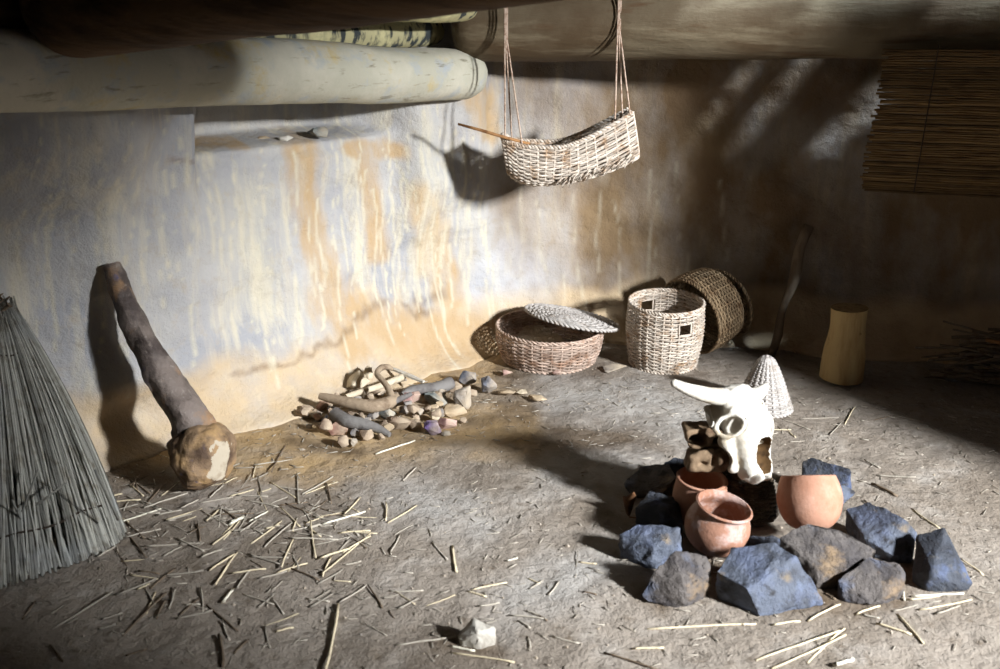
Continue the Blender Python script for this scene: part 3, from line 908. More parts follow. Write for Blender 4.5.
for sg, tx, lift in ((-1, 679, -0.042), (1, 769, -0.030)):
    tw = tip_w(sg, tx)
    mb = MB(); pts = []; rad = []
    for k in range(15):
        t = k / 14
        w = 0.06 + (tw - 0.06) * t
        pts.append(sk(sg * w, 0.018 + lift * t * t - 0.006 * t, -0.028 + 0.012 * t * t))
        rad.append((0.029 * (1 - 0.55 * t ** 1.8)) * SK * 1.1)
    mb.tube(pts, rad, 14, jit=lambda i, k, p: 1 + 0.03 * math.sin(k * 2.3 + i), cap=True)
    d_ = pts[-1] - pts[-2]
    mb.tube([pts[-1], pts[-1] + d_ * 0.35, pts[-1] + d_ * 0.6], [rad[-1] * 0.99, rad[-1] * 0.75, rad[-1] * 0.3], 14)
    mb.build('horn', M_BONE, skull_root)
# loose bones left of the skull: hollow joint pieces
JO = aty(703, 436, 2.93)
def sd_box(x, y, z, c, h, r):
    qx, qy, qz = np.abs(x - c[0]) - h[0] + r, np.abs(y - c[1]) - h[1] + r, np.abs(z - c[2]) - h[2] + r
    return np.sqrt(np.maximum(qx, 0) ** 2 + np.maximum(qy, 0) ** 2 + np.maximum(qz, 0) ** 2) + np.minimum(np.maximum(qx, np.maximum(qy, qz)), 0) - r
def bone1(x, y, z):
    d = sd_box(x + 0.25 * z, y, z, (0.005, 0.01, 0.0), (0.062, 0.05, 0.030), 0.012)
    d = smax(d, -sd_box(x, y + 0.3 * x, z, (-0.022, -0.03, 0.002), (0.030, 0.05, 0.019), 0.012), 0.004)
    d = smin(d, sd_cap(x, y, z, (-0.055, -0.035, 0.028), (0.01, -0.03, 0.032), 0.008, 0.006), 0.008)
    d = smax(d, -sd_box(x, y, z, (0.045, -0.03, 0.0), (0.022, 0.04, 0.017), 0.008), 0.004)
    return d + 0.003 * wav(x, y, z, 75) + 0.0015 * wav(x, y, z, 170, 2)
bv, bf = surface_nets(bone1, (-0.11, -0.07, -0.06), (0.12, 0.08, 0.06), 0.004)
mb = MB(); mb.add([JO + Vector(p) for p in bv], bf); mb.build('jaw_joint', M_BONEBR, skull_root)
JO2 = aty(709, 458, 2.90)
def bone2(x, y, z):
    d = sd_box(x - 0.3 * z, y, z, (0.0, 0.01, -0.004), (0.066, 0.045, 0.034), 0.014)
    d = smax(d, z - 0.35 * x - 0.032, 0.006)
    d = smin(d, sd_cap(x, y, z, (-0.062, -0.02, 0.012), (0.0, -0.02, 0.034), 0.008, 0.009), 0.008)
    d = smin(d, sd_ell(x, y, z, (0.030, -0.024, 0.012), (0.018, 0.024, 0.032)), 0.006)
    d = smax(d, -sd_ell(x, y, z, (-0.026, -0.040, -0.006), (0.012, 0.016, 0.008)), 0.004)
    d = smax(d, -sd_ell(x, y, z, (0.006, -0.040, 0.004), (0.009, 0.02, 0.022)), 0.004)
    return d + 0.003 * wav(x, y, z, 70, 1) + 0.0015 * wav(x, y, z, 170, 2)
bv, bf = surface_nets(bone2, (-0.11, -0.07, -0.06), (0.11, 0.07, 0.07), 0.004)
mb = MB(); mb.add([JO2 + Vector(p) for p in bv], bf); mb.build('jaw_bone', M_BONEBR, skull_root)

# ------------------------------------------------------------------ clay pots
def pot(label, base, axis_dir, prof, m, xhint=Vector((1, 0, 0))):
    """prof: outer outline (r, h) bottom to lip; the inside follows at wall thickness"""
    X, Y, Z = frame_from(Vector(axis_dir), xhint)
    base = Vector(base)
    P = [Vector((r, h, 0)) for r, h in prof]
    out = []
    for i in range(len(P) - 1):
        a = P[max(i - 1, 0)]; b = P[i]; c = P[i + 1]; d = P[min(i + 2, len(P) - 1)]
        for k in range(5):
            t = k / 5
            out.append(0.5 * ((2 * b) + (c - a) * t + (2 * a - 5 * b + 4 * c - d) * t * t + (3 * b - a - 3 * c + d) * t ** 3))
    out.append(P[-1])
    inner = []
    for i, p in enumerate(out):
        tg = (out[min(i + 1, len(out) - 1)] - out[max(i - 1, 0)]).normalized()
        q = p + Vector((-tg.y, tg.x, 0)) * 0.0085
        if q.x > 0.002 and q.y > 0.008: inner.append(q)
    lip = [out[-1] + Vector((-0.003, 0.004, 0)), out[-1] + Vector((-0.007, 0.002, 0))]
    full = [Vector((0.0005, out[0].y, 0))] + out + lip + list(reversed(inner)) + [Vector((0.0005, 0.0085, 0))]
    root = thing('clay_pot', label, 'pot', base, 'clay pots on the hearth')
    S = 56; vs = []; fs = []
    for i, p in enumerate(full):
        for k in range(S):
            a = 2 * PI * k / S
            wb_ = 1 + 0.012 * math.sin(2 * a + i * 0.1) + 0.006 * fbm(math.cos(a) * 2, math.sin(a) * 2, p.y * 9 + len(label), 2)
            vs.append(base + X * math.cos(a) * p.x * wb_ + Y * math.sin(a) * p.x * wb_ + Z * p.y)
    nO = 1 + len(out)
    body = MB(); rim = MB()
    def quads(i0, i1):
        return [(i * S + k, i * S + (k + 1) % S, (i + 1) * S + (k + 1) % S, (i + 1) * S + k) for i in range(i0, i1) for k in range(S)]
    body.add(vs, quads(0, nO - 3) + quads(nO + 4, len(full) - 1))
    body.build('body', m, root)
    rim.add(vs, quads(nO - 3, nO + 4))
    ob = rim.build('rim', m, root)
    bm = bmesh.new(); bm.from_mesh(ob.data)
    bmesh.ops.delete(bm, geom=[v for v in bm.verts if not v.link_faces], context='VERTS'); bm.to_mesh(ob.data); bm.free()
    bm = bmesh.new(); bm.from_mesh(root.children[0].data)
    bmesh.ops.delete(bm, geom=[v for v in bm.verts if not v.link_faces], context='VERTS'); bm.to_mesh(root.children[0].data); bm.free()
    return root
gp = [(0.02, 0), (0.055, 0.006), (0.085, 0.035), (0.0985, 0.075), (0.094, 0.11), (0.083, 0.135), (0.0815, 0.146), (0.089, 0.156)]
pot('round-bellied clay pot with flared rim, whitish wear, frontmost of three', atz(713, 556, 0.012) + Vector((0, 0.048, 0)), (0.20, -0.10, 1), gp, M_CLAYW)
bp_ = [(0.03, 0), (0.06, 0.006), (0.080, 0.04), (0.086, 0.085), (0.084, 0.12), (0.080, 0.145), (0.0795, 0.152), (0.083, 0.160)]
pot('orange clay pot standing half hidden behind the frontmost pot', atz(701, 534, 0.0) + Vector((0, 0.085, 0)), (0.05, -0.06, 1), bp_, M_CLAY)
rp = [(0.02, 0), (0.055, 0.007), (0.082, 0.035), (0.0955, 0.075), (0.0975, 0.105), (0.092, 0.135), (0.0845, 0.158), (0.083, 0.163)]
pot('smooth pinkish clay pot tipped back at right, its opening turned away', Vector((0.960, 2.745, 0.075)), (-0.02, 0.50, 1), rp, M_CLAY)

# ------------------------------------------------------------------ stones
def hull_rock(name, label, cat, pts, m, bev=0.006, amp=0.004, group=None, cuts=2, ground=True, seed=0, zmin=-0.015):
    P = [Vector(p) for p in pts]
    if ground:
        c = sum(P, Vector()) / len(P)
        P += [Vector((c.x + (p.x - c.x) * 0.9, c.y + (p.y - c.y) * 0.9, zmin)) for p in P if p.z > 0.02]
    bm = bmesh.new()
    for p in P: bm.verts.new(p)
    r = bmesh.ops.convex_hull(bm, input=bm.verts)
    junk = [g for g in r['geom_interior'] if isinstance(g, bmesh.types.BMVert)]
    bmesh.ops.delete(bm, geom=junk, context='VERTS')
    bmesh.ops.dissolve_limit(bm, angle_limit=0.10, verts=bm.verts, edges=bm.edges)
    if bev: bmesh.ops.bevel(bm, geom=bm.edges[:], offset=bev, segments=2, profile=0.6, affect='EDGES', clamp_overlap=True)
    bmesh.ops.triangulate(bm, faces=bm.faces)
    for it in range(cuts):
        le = [e for e in bm.edges if e.calc_length() > bev * 1.6]
        bmesh.ops.subdivide_edges(bm, edges=le, cuts=1)
        bmesh.ops.triangulate(bm, faces=bm.faces)
    bm.normal_update()
    sz = max((a - P[0]).length for a in P)
    f1 = 2.2 / max(sz, 0.01)
    for v in bm.verts:
        n = v.normal
        v.co += n * (amp * 1.6 * MN.noise(v.co * f1 + Vector((seed, 0, 0))) + amp * fbm(v.co.x * f1 * 4 + seed, v.co.y * f1 * 4, v.co.z * f1 * 4, 3))
    c = sum((v.co for v in bm.verts), Vector()) / len(bm.verts)
    zl = min(v.co.z for v in bm.verts)
    org = Vector((c.x, c.y, zl))
    for v in bm.verts: v.co -= org
    me = bpy.data.meshes.new(name); bm.to_mesh(me); bm.free()
    me.polygons.foreach_set('use_smooth', [True] * len(me.polygons))
    me.set_sharp_from_angle(angle=math.radians(32))
    me.materials.append(m)
    o = bpy.data.objects.new(name, me); o.location = org
    link(o)
    return tag(o, label, cat, group)

HG = 'stones around the hearth'
def hearth(label, pts, m, bev=0.005, amp=0.0055, seed=0, ground=True, extra=()):
    return hull_rock('hearth_stone', label, 'stone', [atz(*p) for p in pts] + [Vector(e) for e in extra], m, bev, amp, HG, 3, ground, seed)
hearth('largest blue-grey hearth stone at the front with a dark left side', [(718, 598, 0), (760, 617, 0), (823, 604, 0), (716, 571, .085), (732, 549, .115), (774, 543, .135), (796, 556, .125), (747, 589, .075), (822, 597, .025), (772, 563, .115), (815, 585, .05)], M_SLATE, seed=1)
hearth('grey pyramid-shaped hearth stone in front of the frontmost pot', [(674, 550, .125), (706, 556, .105), (713, 572, .07), (694, 603, 0), (648, 603, 0), (640, 594, .015), (654, 572, .075), (684, 588, .055)], M_SLATEBR, seed=2)
hearth('blue and ochre streaked hearth stone left of the frontmost pot', [(619, 534, .07), (636, 523, .10), (680, 528, .10), (683, 546, .06), (650, 569, 0), (625, 550, .03), (672, 558, 0), (655, 545, .075)], M_SLATE, seed=3)
hearth('dark slate hearth stone to the left of the orange pot', [(634, 507, .07), (650, 492, .10), (683, 500, .09), (684, 525, .03), (640, 527, 0), (664, 512, .085)], M_SLATEDK, seed=4)
hearth('low tan hearth stone at the back left, below the skull', [(624, 482, .02), (640, 466, .055), (668, 462, .065), (678, 478, .06), (662, 494, .02), (630, 497, 0)], M_SLATEBR, seed=5)
hearth('small bluish hearth stone beside the low tan one', [(664, 462, .07), (676, 457, .085), (690, 462, .07), (690, 478, .02), (668, 476, .03)], M_SLATEDK, seed=6)
hearth('flat-topped grey-brown hearth stone just below the pinkish pot', [(779, 536, .13), (808, 522, .165), (838, 528, .16), (878, 549, .115), (866, 561, .08), (818, 570, .065), (795, 558, .08)], M_SLATEBR, seed=7)
hearth('square grey hearth stone under the flat-topped one, right of the largest', [(868, 557, .10), (898, 562, .09), (905, 574, .07), (903, 596, .0), (872, 607, 0), (845, 600, 0), (838, 579, .05)], M_SLATEBR, seed=8)
hearth('blue-green jagged hearth stone right of the pinkish pot', [(845, 508, .08), (868, 502, .105), (905, 518, .11), (917, 532, .075), (913, 558, .02), (893, 556, .03), (864, 538, .06), (886, 522, .09)], M_SLATE, seed=9)
hearth('rightmost wedge-shaped dark blue hearth stone', [(911, 574, .02), (917, 535, .10), (945, 526, .135), (973, 584, .015), (968, 591, 0), (925, 589, 0), (932, 572, .06), (962, 572, .05)], M_SLATEDK, bev=0.005, amp=0.003, seed=10)
hearth('upright grey slab standing behind the pinkish pot', [(802, 461, .095), (811, 457, .115), (851, 469, .11), (852, 488, .03), (803, 485, .03), (830, 480, 0.06)], M_SLATEDK, bev=0.004, amp=0.002, seed=11)
hearth('small light blue hearth stone at the right edge of the pinkish pot', [(842, 484, .06), (857, 492, .02), (845, 503, 0), (838, 492, .05)], M_SLATE, bev=0.004, amp=0.002, seed=12)
hearth('small blackish hearth stone on the ground between the pots', [(744, 543, 0.03), (752, 535, .05), (778, 537, .05), (784, 545, .02), (760, 552, 0)], M_SLATEDK, bev=0.004, seed=13)
hull_rock('loose_stone', 'single whitish stone lying on the floor in the foreground', 'stone', [atz(*p) for p in [(458, 635, .02), (472, 618, .055), (496, 626, .045), (497, 635, .025), (484, 647, 0), (460, 644, 0), (478, 632, .05)]], M_CHALK, 0.005, 0.003, None, 2, True, 14)

# small stones of the rubble pile
RB = [(301, 409, 14, 10, 'red'), (302, 420, 14, 11, 'brown'), (314, 404, 15, 11, 'red'), (322, 412, 13, 11, 'red'), (331, 414, 7, 7, 'blue'), (324, 422, 10, 6, 'blue'), (324, 436, 15, 17, 'brown'),
      (338, 437, 18, 15, 'red'), (355, 438, 10, 9, 'slate'), (343, 448, 13, 11, 'brown'), (353, 447, 9, 9, 'grey'), (365, 441, 17, 11, 'brown'), (385, 420, 19, 12, 'green'), (402, 416, 20, 9, 'tan'),
      (397, 431, 23, 13, 'brown'), (411, 407, 22, 14, 'pink'), (413, 427, 13, 8, 'tan'), (377, 395, 18, 11, 'brown'), (399, 387, 14, 11, 'slate'), (436, 408, 27, 18, 'green'), (419, 417, 10, 9, 'grey'),
      (433, 421, 14, 11, 'pale'), (416, 430, 17, 9, 'brown'), (433, 436, 19, 15, 'purple'), (448, 430, 18, 14, 'pink'), (454, 418, 25, 11, 'tan'), (463, 409, 19, 28, 'grey'), (467, 386, 20, 14, 'slate'),
      (487, 394, 20, 16, 'slate'), (446, 437, 9, 6, 'grey'), (425, 401, 13, 7, 'tan'), (472, 397, 10, 7, 'brown'), (372, 420, 12, 9, 'slate'), (330, 425, 10, 8, 'brown'), (312, 417, 10, 8, 'brown'),
      (345, 405, 14, 9, 'brown'), (360, 410, 12, 8, 'grey'), (388, 432, 11, 8, 'tan'), (405, 424, 9, 7, 'grey'), (366, 403, 13, 9, 'brown'), (424, 414, 10, 8, 'pale'), (441, 417, 9, 8, 'slate'),
      (420, 395, 12, 9, 'brown'), (455, 392, 14, 9, 'brown'), (335, 398, 12, 9, 'brown'), (350, 430, 10, 8, 'slate'), (381, 440, 10, 7, 'brown'), (308, 430, 9, 6, 'grey'), (463, 424, 8, 6, 'brown'),
      (442, 400, 12, 10, 'grey'), (318, 421, 9, 8, 'red')]
RLAB = {'red': 'small reddish-brown stone at the left end of the rubble pile', 'brown': 'small dull brown stone lying in the rubble pile', 'blue': 'tiny bright blue stone at the left of the rubble pile',
        'slate': 'small dark slate stone lying in the rubble pile', 'green': 'grey-green stone in the middle of the rubble pile', 'tan': 'flat tan stone lying in the rubble pile', 'pink': 'pinkish stone at the right side of the rubble pile',
        'grey': 'small pale grey stone lying in the rubble pile', 'pale': 'small cream stone in the rubble pile above the purple one', 'purple': 'purple stone at the front right edge of the rubble pile'}
RSPEC = {(436, 408): 'largest grey-green faceted stone in the rubble pile, below the right horn', (385, 420): 'grey-green stone under the antler in the rubble pile', (463, 409): 'tall upright grey stone at the right end of the rubble pile',
         (467, 386): 'dark slate stone just right of the right grey horn', (487, 394): 'dark slate stone standing apart right of the rubble pile', (411, 407): 'pinkish red stone at the lilac antler tip', (448, 430): 'pinkish grey stone right of the purple stone',
         (331, 414): 'tiny bright blue stone nearest the left grey horn', (324, 422): 'tiny light blue stone at the left of the pile, below another blue one', (454, 418): 'broad tan stone at the right edge of the rubble pile', (397, 431): 'broad brown stone at the tip of the left grey horn',
         (338, 437): 'reddish egg-shaped stone below the left grey horn', (324, 436): 'tall brown stone left of the reddish egg-shaped one'}
rr = random.Random(77)
def small_rock(px, py, w, h, key, label, group, zb=0.0, name='rubble_stone', cat='stone', flat=None, parent_z=None):
    p = atz(px, py, zb)
    sc = (p - CAM).length / 1000 * 1.02
    a, c = w * sc / 2, max(h * sc * 0.95, 0.012)
    b = a * rr.uniform(0.65, 0.95)
    if flat: c = flat; b = a * 0.8
    rot = rr.uniform(0, PI); pts = []
    for k in range(13):
        d = Vector((rr.gauss(0, 1), rr.gauss(0, 1), rr.gauss(0, 1))).normalized()
        s = rr.uniform(0.88, 1.08)
        pts.append(Vector((p.x + d.x * a * s, p.y + b * 0.6 + d.y * b * s, zb + c * 0.42 + d.z * c * 0.55 * s)))
    return hull_rock(name, label, cat, pts, MS[key], min(a, c) * 0.10, min(a, c) * 0.05, group, 1, False, rr.random() * 50)
for (px, py, w, h, k) in RB:
    lab = RSPEC.get((px, py))
    w *= 1.18; h *= 1.15
    zb = 0.0
    if (px, py) not in RSPEC and 330 < px < 450 and 390 < py < 425: zb = rr.uniform(0.0, 0.012)
    small_rock(px, py, w, h, k, lab or RLAB[k], ('%s rubble stones' % k), zb - 0.002)
for k in range(46):
    t = rr.random(); px = 308 + 150 * t + rr.gauss(0, 5); py = 412 + rr.uniform(-16, 22) * (1 - 0.6 * abs(2 * t - 1)) - 4 * t
    key = rr.choice(['brown', 'brown', 'tan', 'grey', 'slate', 'brown'])
    w = rr.uniform(9, 17)
    small_rock(px, py, w, w * rr.uniform(0.6, 0.85), key, RLAB[key], '%s rubble stones' % key, rr.uniform(-0.002, 0.02) if 330 < px < 450 and py < 428 else -0.002)
# flat flakes towards the basket
small_rock(506, 395, 20, 8, 'tan', 'flat tan stone flake right of the standing slate stone', 'stone flakes on the floor', flat=0.018)
small_rock(522, 394, 17, 7, 'pale', 'flat cream stone flake in front of the low basket', 'stone flakes on the floor', flat=0.014)
small_rock(539, 401, 26, 10, 'tan', 'broad flat tan slab nearest the low basket on the floor', 'stone flakes on the floor', flat=0.02)
small_rock(506, 376, 14, 6, 'pink', 'small pinkish stone at the left foot of the low basket', 'stone flakes on the floor')
small_rock(558, 375, 12, 5, 'pink', 'small lilac stone under the front edge of the low basket', 'stone flakes on the floor')
small_rock(612, 372, 34, 14, 'grey', 'flat grey slab on the floor between the low and the tall basket', 'stone flakes on the floor', flat=0.02)
# pale oval stones at the back of the pile
small_rock(355, 389, 30, 17, 'pale', 'pale oval cobble at the back of the rubble pile against the wall', 'pale cobbles', 0.045, name='cobble')
small_rock(369, 380, 13, 16, 'pale', 'small cream stone leaning on the wall behind the antler curve', 'pale cobbles', 0.06, name='cobble')

# horns, antler and bones of the pile
def horn(label, pxs, z0, rad, m=M_HORN, name='horn', cat='horn', ridges=True, group='horns and bones on the rubble pile', flat=1.0):
    pts = [atz(x, y, z0 if not hasattr(z0, '__len__') else z0[i]) for i, (x, y) in enumerate(pxs)]
    P = []
    n = len(pts)
    for i in range(n - 1):
        a = pts[max(i - 1, 0)]; b = pts[i]; c = pts[i + 1]; d = pts[min(i + 2, n - 1)]
        for k in range(10):
            t = k / 10
            P.append(0.5 * ((2 * b) + (c - a) * t + (2 * a - 5 * b + 4 * c - d) * t * t + (3 * b - a - 3 * c + d) * t ** 3))
    P.append(pts[-1]); N = len(P)
    R = []
    for i in range(N):
        x = i / (N - 1) * (len(rad) - 1); j = min(int(x), len(rad) - 2)
        R.append(rad[j] + (rad[j + 1] - rad[j]) * (x - j))
        if ridges: R[-1] *= 1 + 0.02 * math.sin(i * 2.6)
    mb = MB(); mb.tube(P, R, 12)
    if flat != 1.0:
        zc = sum(p[2] for p in mb.v) / len(mb.v)
    return mb, P
def horn_obj(label, *a, name='horn', cat='horn', m=M_HORN, **k):
    mb, P = horn(label, *a, **k)
    o = mb.build(name, m, origin=Vector((P[0].x, P[0].y, min(p[2] for p in mb.v))), sharp=60)
    return tag(o, label, cat, 'horns and bones on the rubble pile')
horn_obj('grey ridged horn lying at the front left of the rubble pile', [(335, 414), (347, 421), (362, 424), (376, 428), (390, 435)], [0.055, 0.05, 0.045, 0.035, 0.02], [0.029, 0.028, 0.024, 0.019, 0.010])
horn_obj('grey horn lying at the upper right of the rubble pile', [(450, 383), (438, 388), (424, 389), (410, 391), (402, 395)], [0.045, 0.045, 0.045, 0.045, 0.04], [0.029, 0.028, 0.025, 0.020, 0.012])
ant_root = thing('antler', 'twisted brown antler with a curled tine on top of the rubble pile', 'antler', atz(360, 405, 0.06), 'horns and bones on the rubble pile')
mb, P = horn('', [(320, 396), (333, 399), (350, 403), (372, 406), (390, 402), (397, 396)], [0.09, 0.085, 0.08, 0.075, 0.075, 0.08], [0.014, 0.02, 0.024, 0.027, 0.026, 0.014])
mb.build('beam', M_ANTLER, ant_root)
mb, P = horn('', [(392, 400), (389, 390), (383, 381), (377, 374), (381, 368), (388, 367), (393, 370)], [0.08, 0.105, 0.125, 0.14, 0.145, 0.14, 0.125], [0.02, 0.014, 0.012, 0.012, 0.013, 0.012, 0.006], ridges=False)
mb.build('tine', M_ANTLER, ant_root)
mb, P = horn('', [(393, 402), (402, 398), (411, 394)], [0.075, 0.078, 0.08], [0.014, 0.012, 0.009], ridges=False)
mb.build('tine', M_HORN, ant_root)
horn_obj('long pale bone lying across the back of the rubble pile', [(346, 397), (360, 392), (380, 386), (403, 377)], [0.05, 0.055, 0.055, 0.05], [0.012, 0.013, 0.014, 0.016], name='long_bone', cat='bone', m=MS['pale'], ridges=False)
def slat(name, label, cat, a, b, w, th, m, zs=(0, 0), group=None):
    A_ = atz(*a, zs[0]); B_ = atz(*b, zs[1])
    d = (B_ - A_).normalized(); s = Vector((-d.y, d.x, 0)).normalized()
    u = d.cross(s)
    if u.z < 0: u = -u
    s = (s + u * 0.5).normalized(); u = d.cross(s)
    if u.z < 0: u = -u
    mb = MB(); n = 10
    for i in range(n + 1):
        t = i / n; p = A_.lerp(B_, t); ww = w * (0.75 + 0.35 * math.sin(PI * t) + 0.04 * math.sin(i * 2.1))
        mb.add([p + s * ww / 2, p + s * ww / 4 + u * th, p - s * ww / 4 + u * th, p - s * ww / 2, p - u * th * 0.3], [])
    for i in range(n):
        for k in range(5):
            mb.f.append((i * 5 + k, i * 5 + (k + 1) % 5, (i + 1) * 5 + (k + 1) % 5, (i + 1) * 5 + k))
    mb.f.append((4, 3, 2, 1, 0)); mb.f.append(tuple(n * 5 + k for k in range(5)))
    return tag(mb.build(name, m, origin=A_, sharp=40), label, cat, group)
slat('bone_splinter', 'flat white bone splinter at the top of the rubble pile', 'bone', (391, 368), (424, 382), 0.022, 0.006, M_BONE, (0.07, 0.06), 'horns and bones on the rubble pile')

# shelf finds
shz = 1.10
def shelf_rock(px, py, w, h, key, label, y, flat=None):
    p = aty(px, py, y); sc = p.y / 1000; pts = []
    a, c = w * sc / 2, h * sc
    for k in range(14):
        d = Vector((rr.gauss(0, 1), rr.gauss(0, 1), rr.gauss(0, 1))).normalized()
        pts.append(p + Vector((d.x * a, d.y * a * 0.7, c * 0.45 + d.z * c * 0.55)))
    return hull_rock('shelf_stone', label, 'stone', pts, MS[key] if isinstance(key, str) else key, 0.003, 0.002, 'stones on the wall shelf', 1, False, px)
shelf_rock(262, 141.5, 24, 5.5, 'tan', 'flat brownish stone flake at the left of the wall shelf', 4.20)
shelf_rock(285, 141, 21, 5.5, M_BONE, 'white curved shell-like flake in the middle of the wall shelf', 4.20)
shelf_rock(319, 138, 25, 12, 'green', 'rounded grey stone at the right of the wall shelf', 4.26)

# ------------------------------------------------------------------ wooden mallet
HC = aty(203, 456, 3.20); HT = aty(109, 264, 3.47)
HR = 0.122
mal = thing('wooden_mallet', 'big wooden mallet with thick handle leaning against the wall', 'mallet', Vector((HC.x, HC.y, 0)))
axm = (HT - HC).normalized(); xm = Vector((1, 0, 0)); xm = (xm - axm * xm.dot(axm)).normalized(); ym = axm.cross(xm)
def mhead(x, y, z):
    d = np.sqrt((x / 1.0) ** 2 + (y / 1.0) ** 2 + (z / 0.95) ** 2) - HR
    d = smax(d, z - HR * 0.80, 0.02)
    d = smax(d, -z - HR * 0.82, 0.02)
    d = smax(d, x * 0.66 - y * 0.05 - z * 0.75 - HR * 0.79, 0.012)
    d = smax(d, -x * 0.9 - y * 0.2 + z * 0.1 - HR * 0.86, 0.02)
    d = d + 0.010 * wav(x, y, z, 30) + 0.006 * wav(x, y, z, 74, 1.4) + 0.002 * wav(x, y, z, 170, 0.4)
    d = smax(d, x * 0.62 - y * 0.45 - z * 0.62 - HR * 0.80, 0.003)
    return d
hv, hf = surface_nets(mhead, (-0.16,) * 3, (0.16,) * 3, 0.005)
mb = MB(); mb.add([HC + xm * p[0] + ym * p[1] + axm * p[2] for p in hv], hf)
hd = mb.build('head', M_MHEAD, mal)
hd.data.materials.append(M_MCUT)
nc = (xm * 0.62 - ym * 0.45 - axm * 0.62).normalized()
for p in hd.data.polygons:
    c = Vector(p.center) + mal.location - HC
    if p.normal.dot(nc) > 0.93 and c.dot(nc) > HR * 0.70: p.material_index = 1
hd['label'] = 'gnarled round head with a pale chopped face'
mb = MB(); pts = []; rad = []
for i in range(40):
    t = i / 39
    p = HC.lerp(HT, t * 1.0) + Vector((0.012 * math.sin(t * 7), 0, 0.006 * math.sin(t * 11)))
    pts.append(p)
    r = 0.078 + (0.036 - 0.078) * min(1, t * 1.12) ** 0.8
    if t > 0.97: r *= 0.85
    rad.append(r)
def mj(i, k, p):
    an = 2 * PI * k / 20
    return 1 + 0.24 * fbm(math.cos(an) * 1.1, math.sin(an) * 1.1, i * 0.2 + 3, 3) + 0.03 * (1 if k % 5 else -1)
mb.tube(pts, rad, 20, jit=mj); mb.build('handle', M_MALLET, mal, sharp=45)

# ------------------------------------------------------------------ staff and stump in the shade
sb0 = atz(771, 357, 0.0) + Vector((0, 0.01, 0)); st = aty(808, 226, 4.74)
root_pts = [sb0.lerp(st, t / 12) + Vector((0.008 * math.sin(t * 1.1), 0, 0)) for t in range(13)]
mb = MB(); mb.tube(root_pts, [0.018 + 0.011 * t / 12 + 0.003 * math.sin(t) for t in range(13)], 10)
tag(mb.build('wooden_staff', M_STAFF, origin=sb0), 'slanting wooden staff leaning against the dark wall between basket and stump', 'staff')
stb = atz(841, 378, 0.0)
sr = thing('wood_stump', 'pale debarked stump standing upright in the shade by the wall', 'stump', stb)
mb = MB(); H = 0.335; n = 30; pts = []; rad = []
for i in range(n + 1):
    t = i / n
    pts.append(stb + Vector((0.004 * math.sin(3 * t), 0.0, H * t)))
    rad.append(0.082 + 0.013 * (1 - t) ** 2 + 0.006 * math.sin(6 * t))
def sj(i, k, p):
    an = 2 * PI * k / 36
    return 1 + 0.05 * fbm(math.cos(an), math.sin(an), i * 0.05, 3) + (0.04 * max(0, math.sin(3 * an + 1)) * max(0, 1 - i / 9))
mb.tube(pts, rad, 36, jit=sj, cap=False); mb.build('trunk', M_STUMP, sr)
mb = MB(); N = 36; vs = [pts[-1] + Vector((0, 0, 0.001))]; fs = []
rim_v = []
for ring, f in ((1, 0.5), (2, 1.0)):
    for k in range(N):
        an = 2 * PI * k / N
        rj = rad[-1] * sj(n, k, None) * f * 1.0
        rim_v.append((math.cos(an) * rj, math.sin(an) * rj))
tn = Vector((0, 0, 1)); a_ = Vector((1, 0, 0))
# same ring directions as the tube so the cut face meets the trunk
for (cx_, cy_) in rim_v: vs.append(pts[-1] + Vector((cx_, cy_, 0.0)))
top_src = list(sr.children)[0].data
ringv = [Vector(top_src.vertices[n * 36 + k].co) + stb for k in range(36)]
vs = [sum(ringv, Vector()) / 36] + [(q - (sum(ringv, Vector()) / 36)) * 0.5 + sum(ringv, Vector()) / 36 for q in ringv] + ringv
for k in range(N):
    fs.append((0, 1 + k, 1 + (k + 1) % N)); fs.append((1 + k, 1 + N + k, 1 + N + (k + 1) % N, 1 + (k + 1) % N))
mb.add(vs, fs); mb.build('cut_top', M_STUMPTOP, sr)

# pale horn and sticks in the dark corner
horn_obj2, P = horn('', [(942, 377), (952, 379), (962, 376), (971, 368)], [0.012, 0.012, 0.014, 0.02], [0.008, 0.013, 0.016, 0.014], ridges=False)
tag(horn_obj2.build('horn', M_HORN, origin=Vector((P[0].x, P[0].y, 0))), 'small curved pale horn on the floor in the dark right corner', 'horn')
a0 = atz(986, 352, 0.0)
rr = random.Random(51)
br = thing('brushwood_bundle', 'dark bundle of brushwood at the right edge of the wall foot', 'brushwood', Vector((2.18, 4.22, 0)))
mb = MB()
for k in range(60):
    p = Vector((2.18 + rr.uniform(-0.12, 0.25), 4.22 + rr.uniform(-0.06, 0.06), rr.uniform(0.005, 0.22)))
    d = Vector((rr.uniform(0.7, 1), rr.uniform(-0.4, 0.2), rr.uniform(-0.25, 0.2))) * rr.uniform(0.12, 0.22)
    mb.tube([p - d, p + Vector((0, 0, 0.01)), p + d], rr.uniform(0.004, 0.009), 5)
for v in range(len(mb.v)):
    x, y, z = mb.v[v]; mb.v[v] = (x, y, max(z, 0.004))
mb.build('twigs', M_STRAWB, br)
mb = MB(); p = aty(986, 340, 4.12); mb.tube([p, p + Vector((0.25, -0.02, -0.05))], 0.008, 6); mb.build('pale_stick', M_STICK, br)

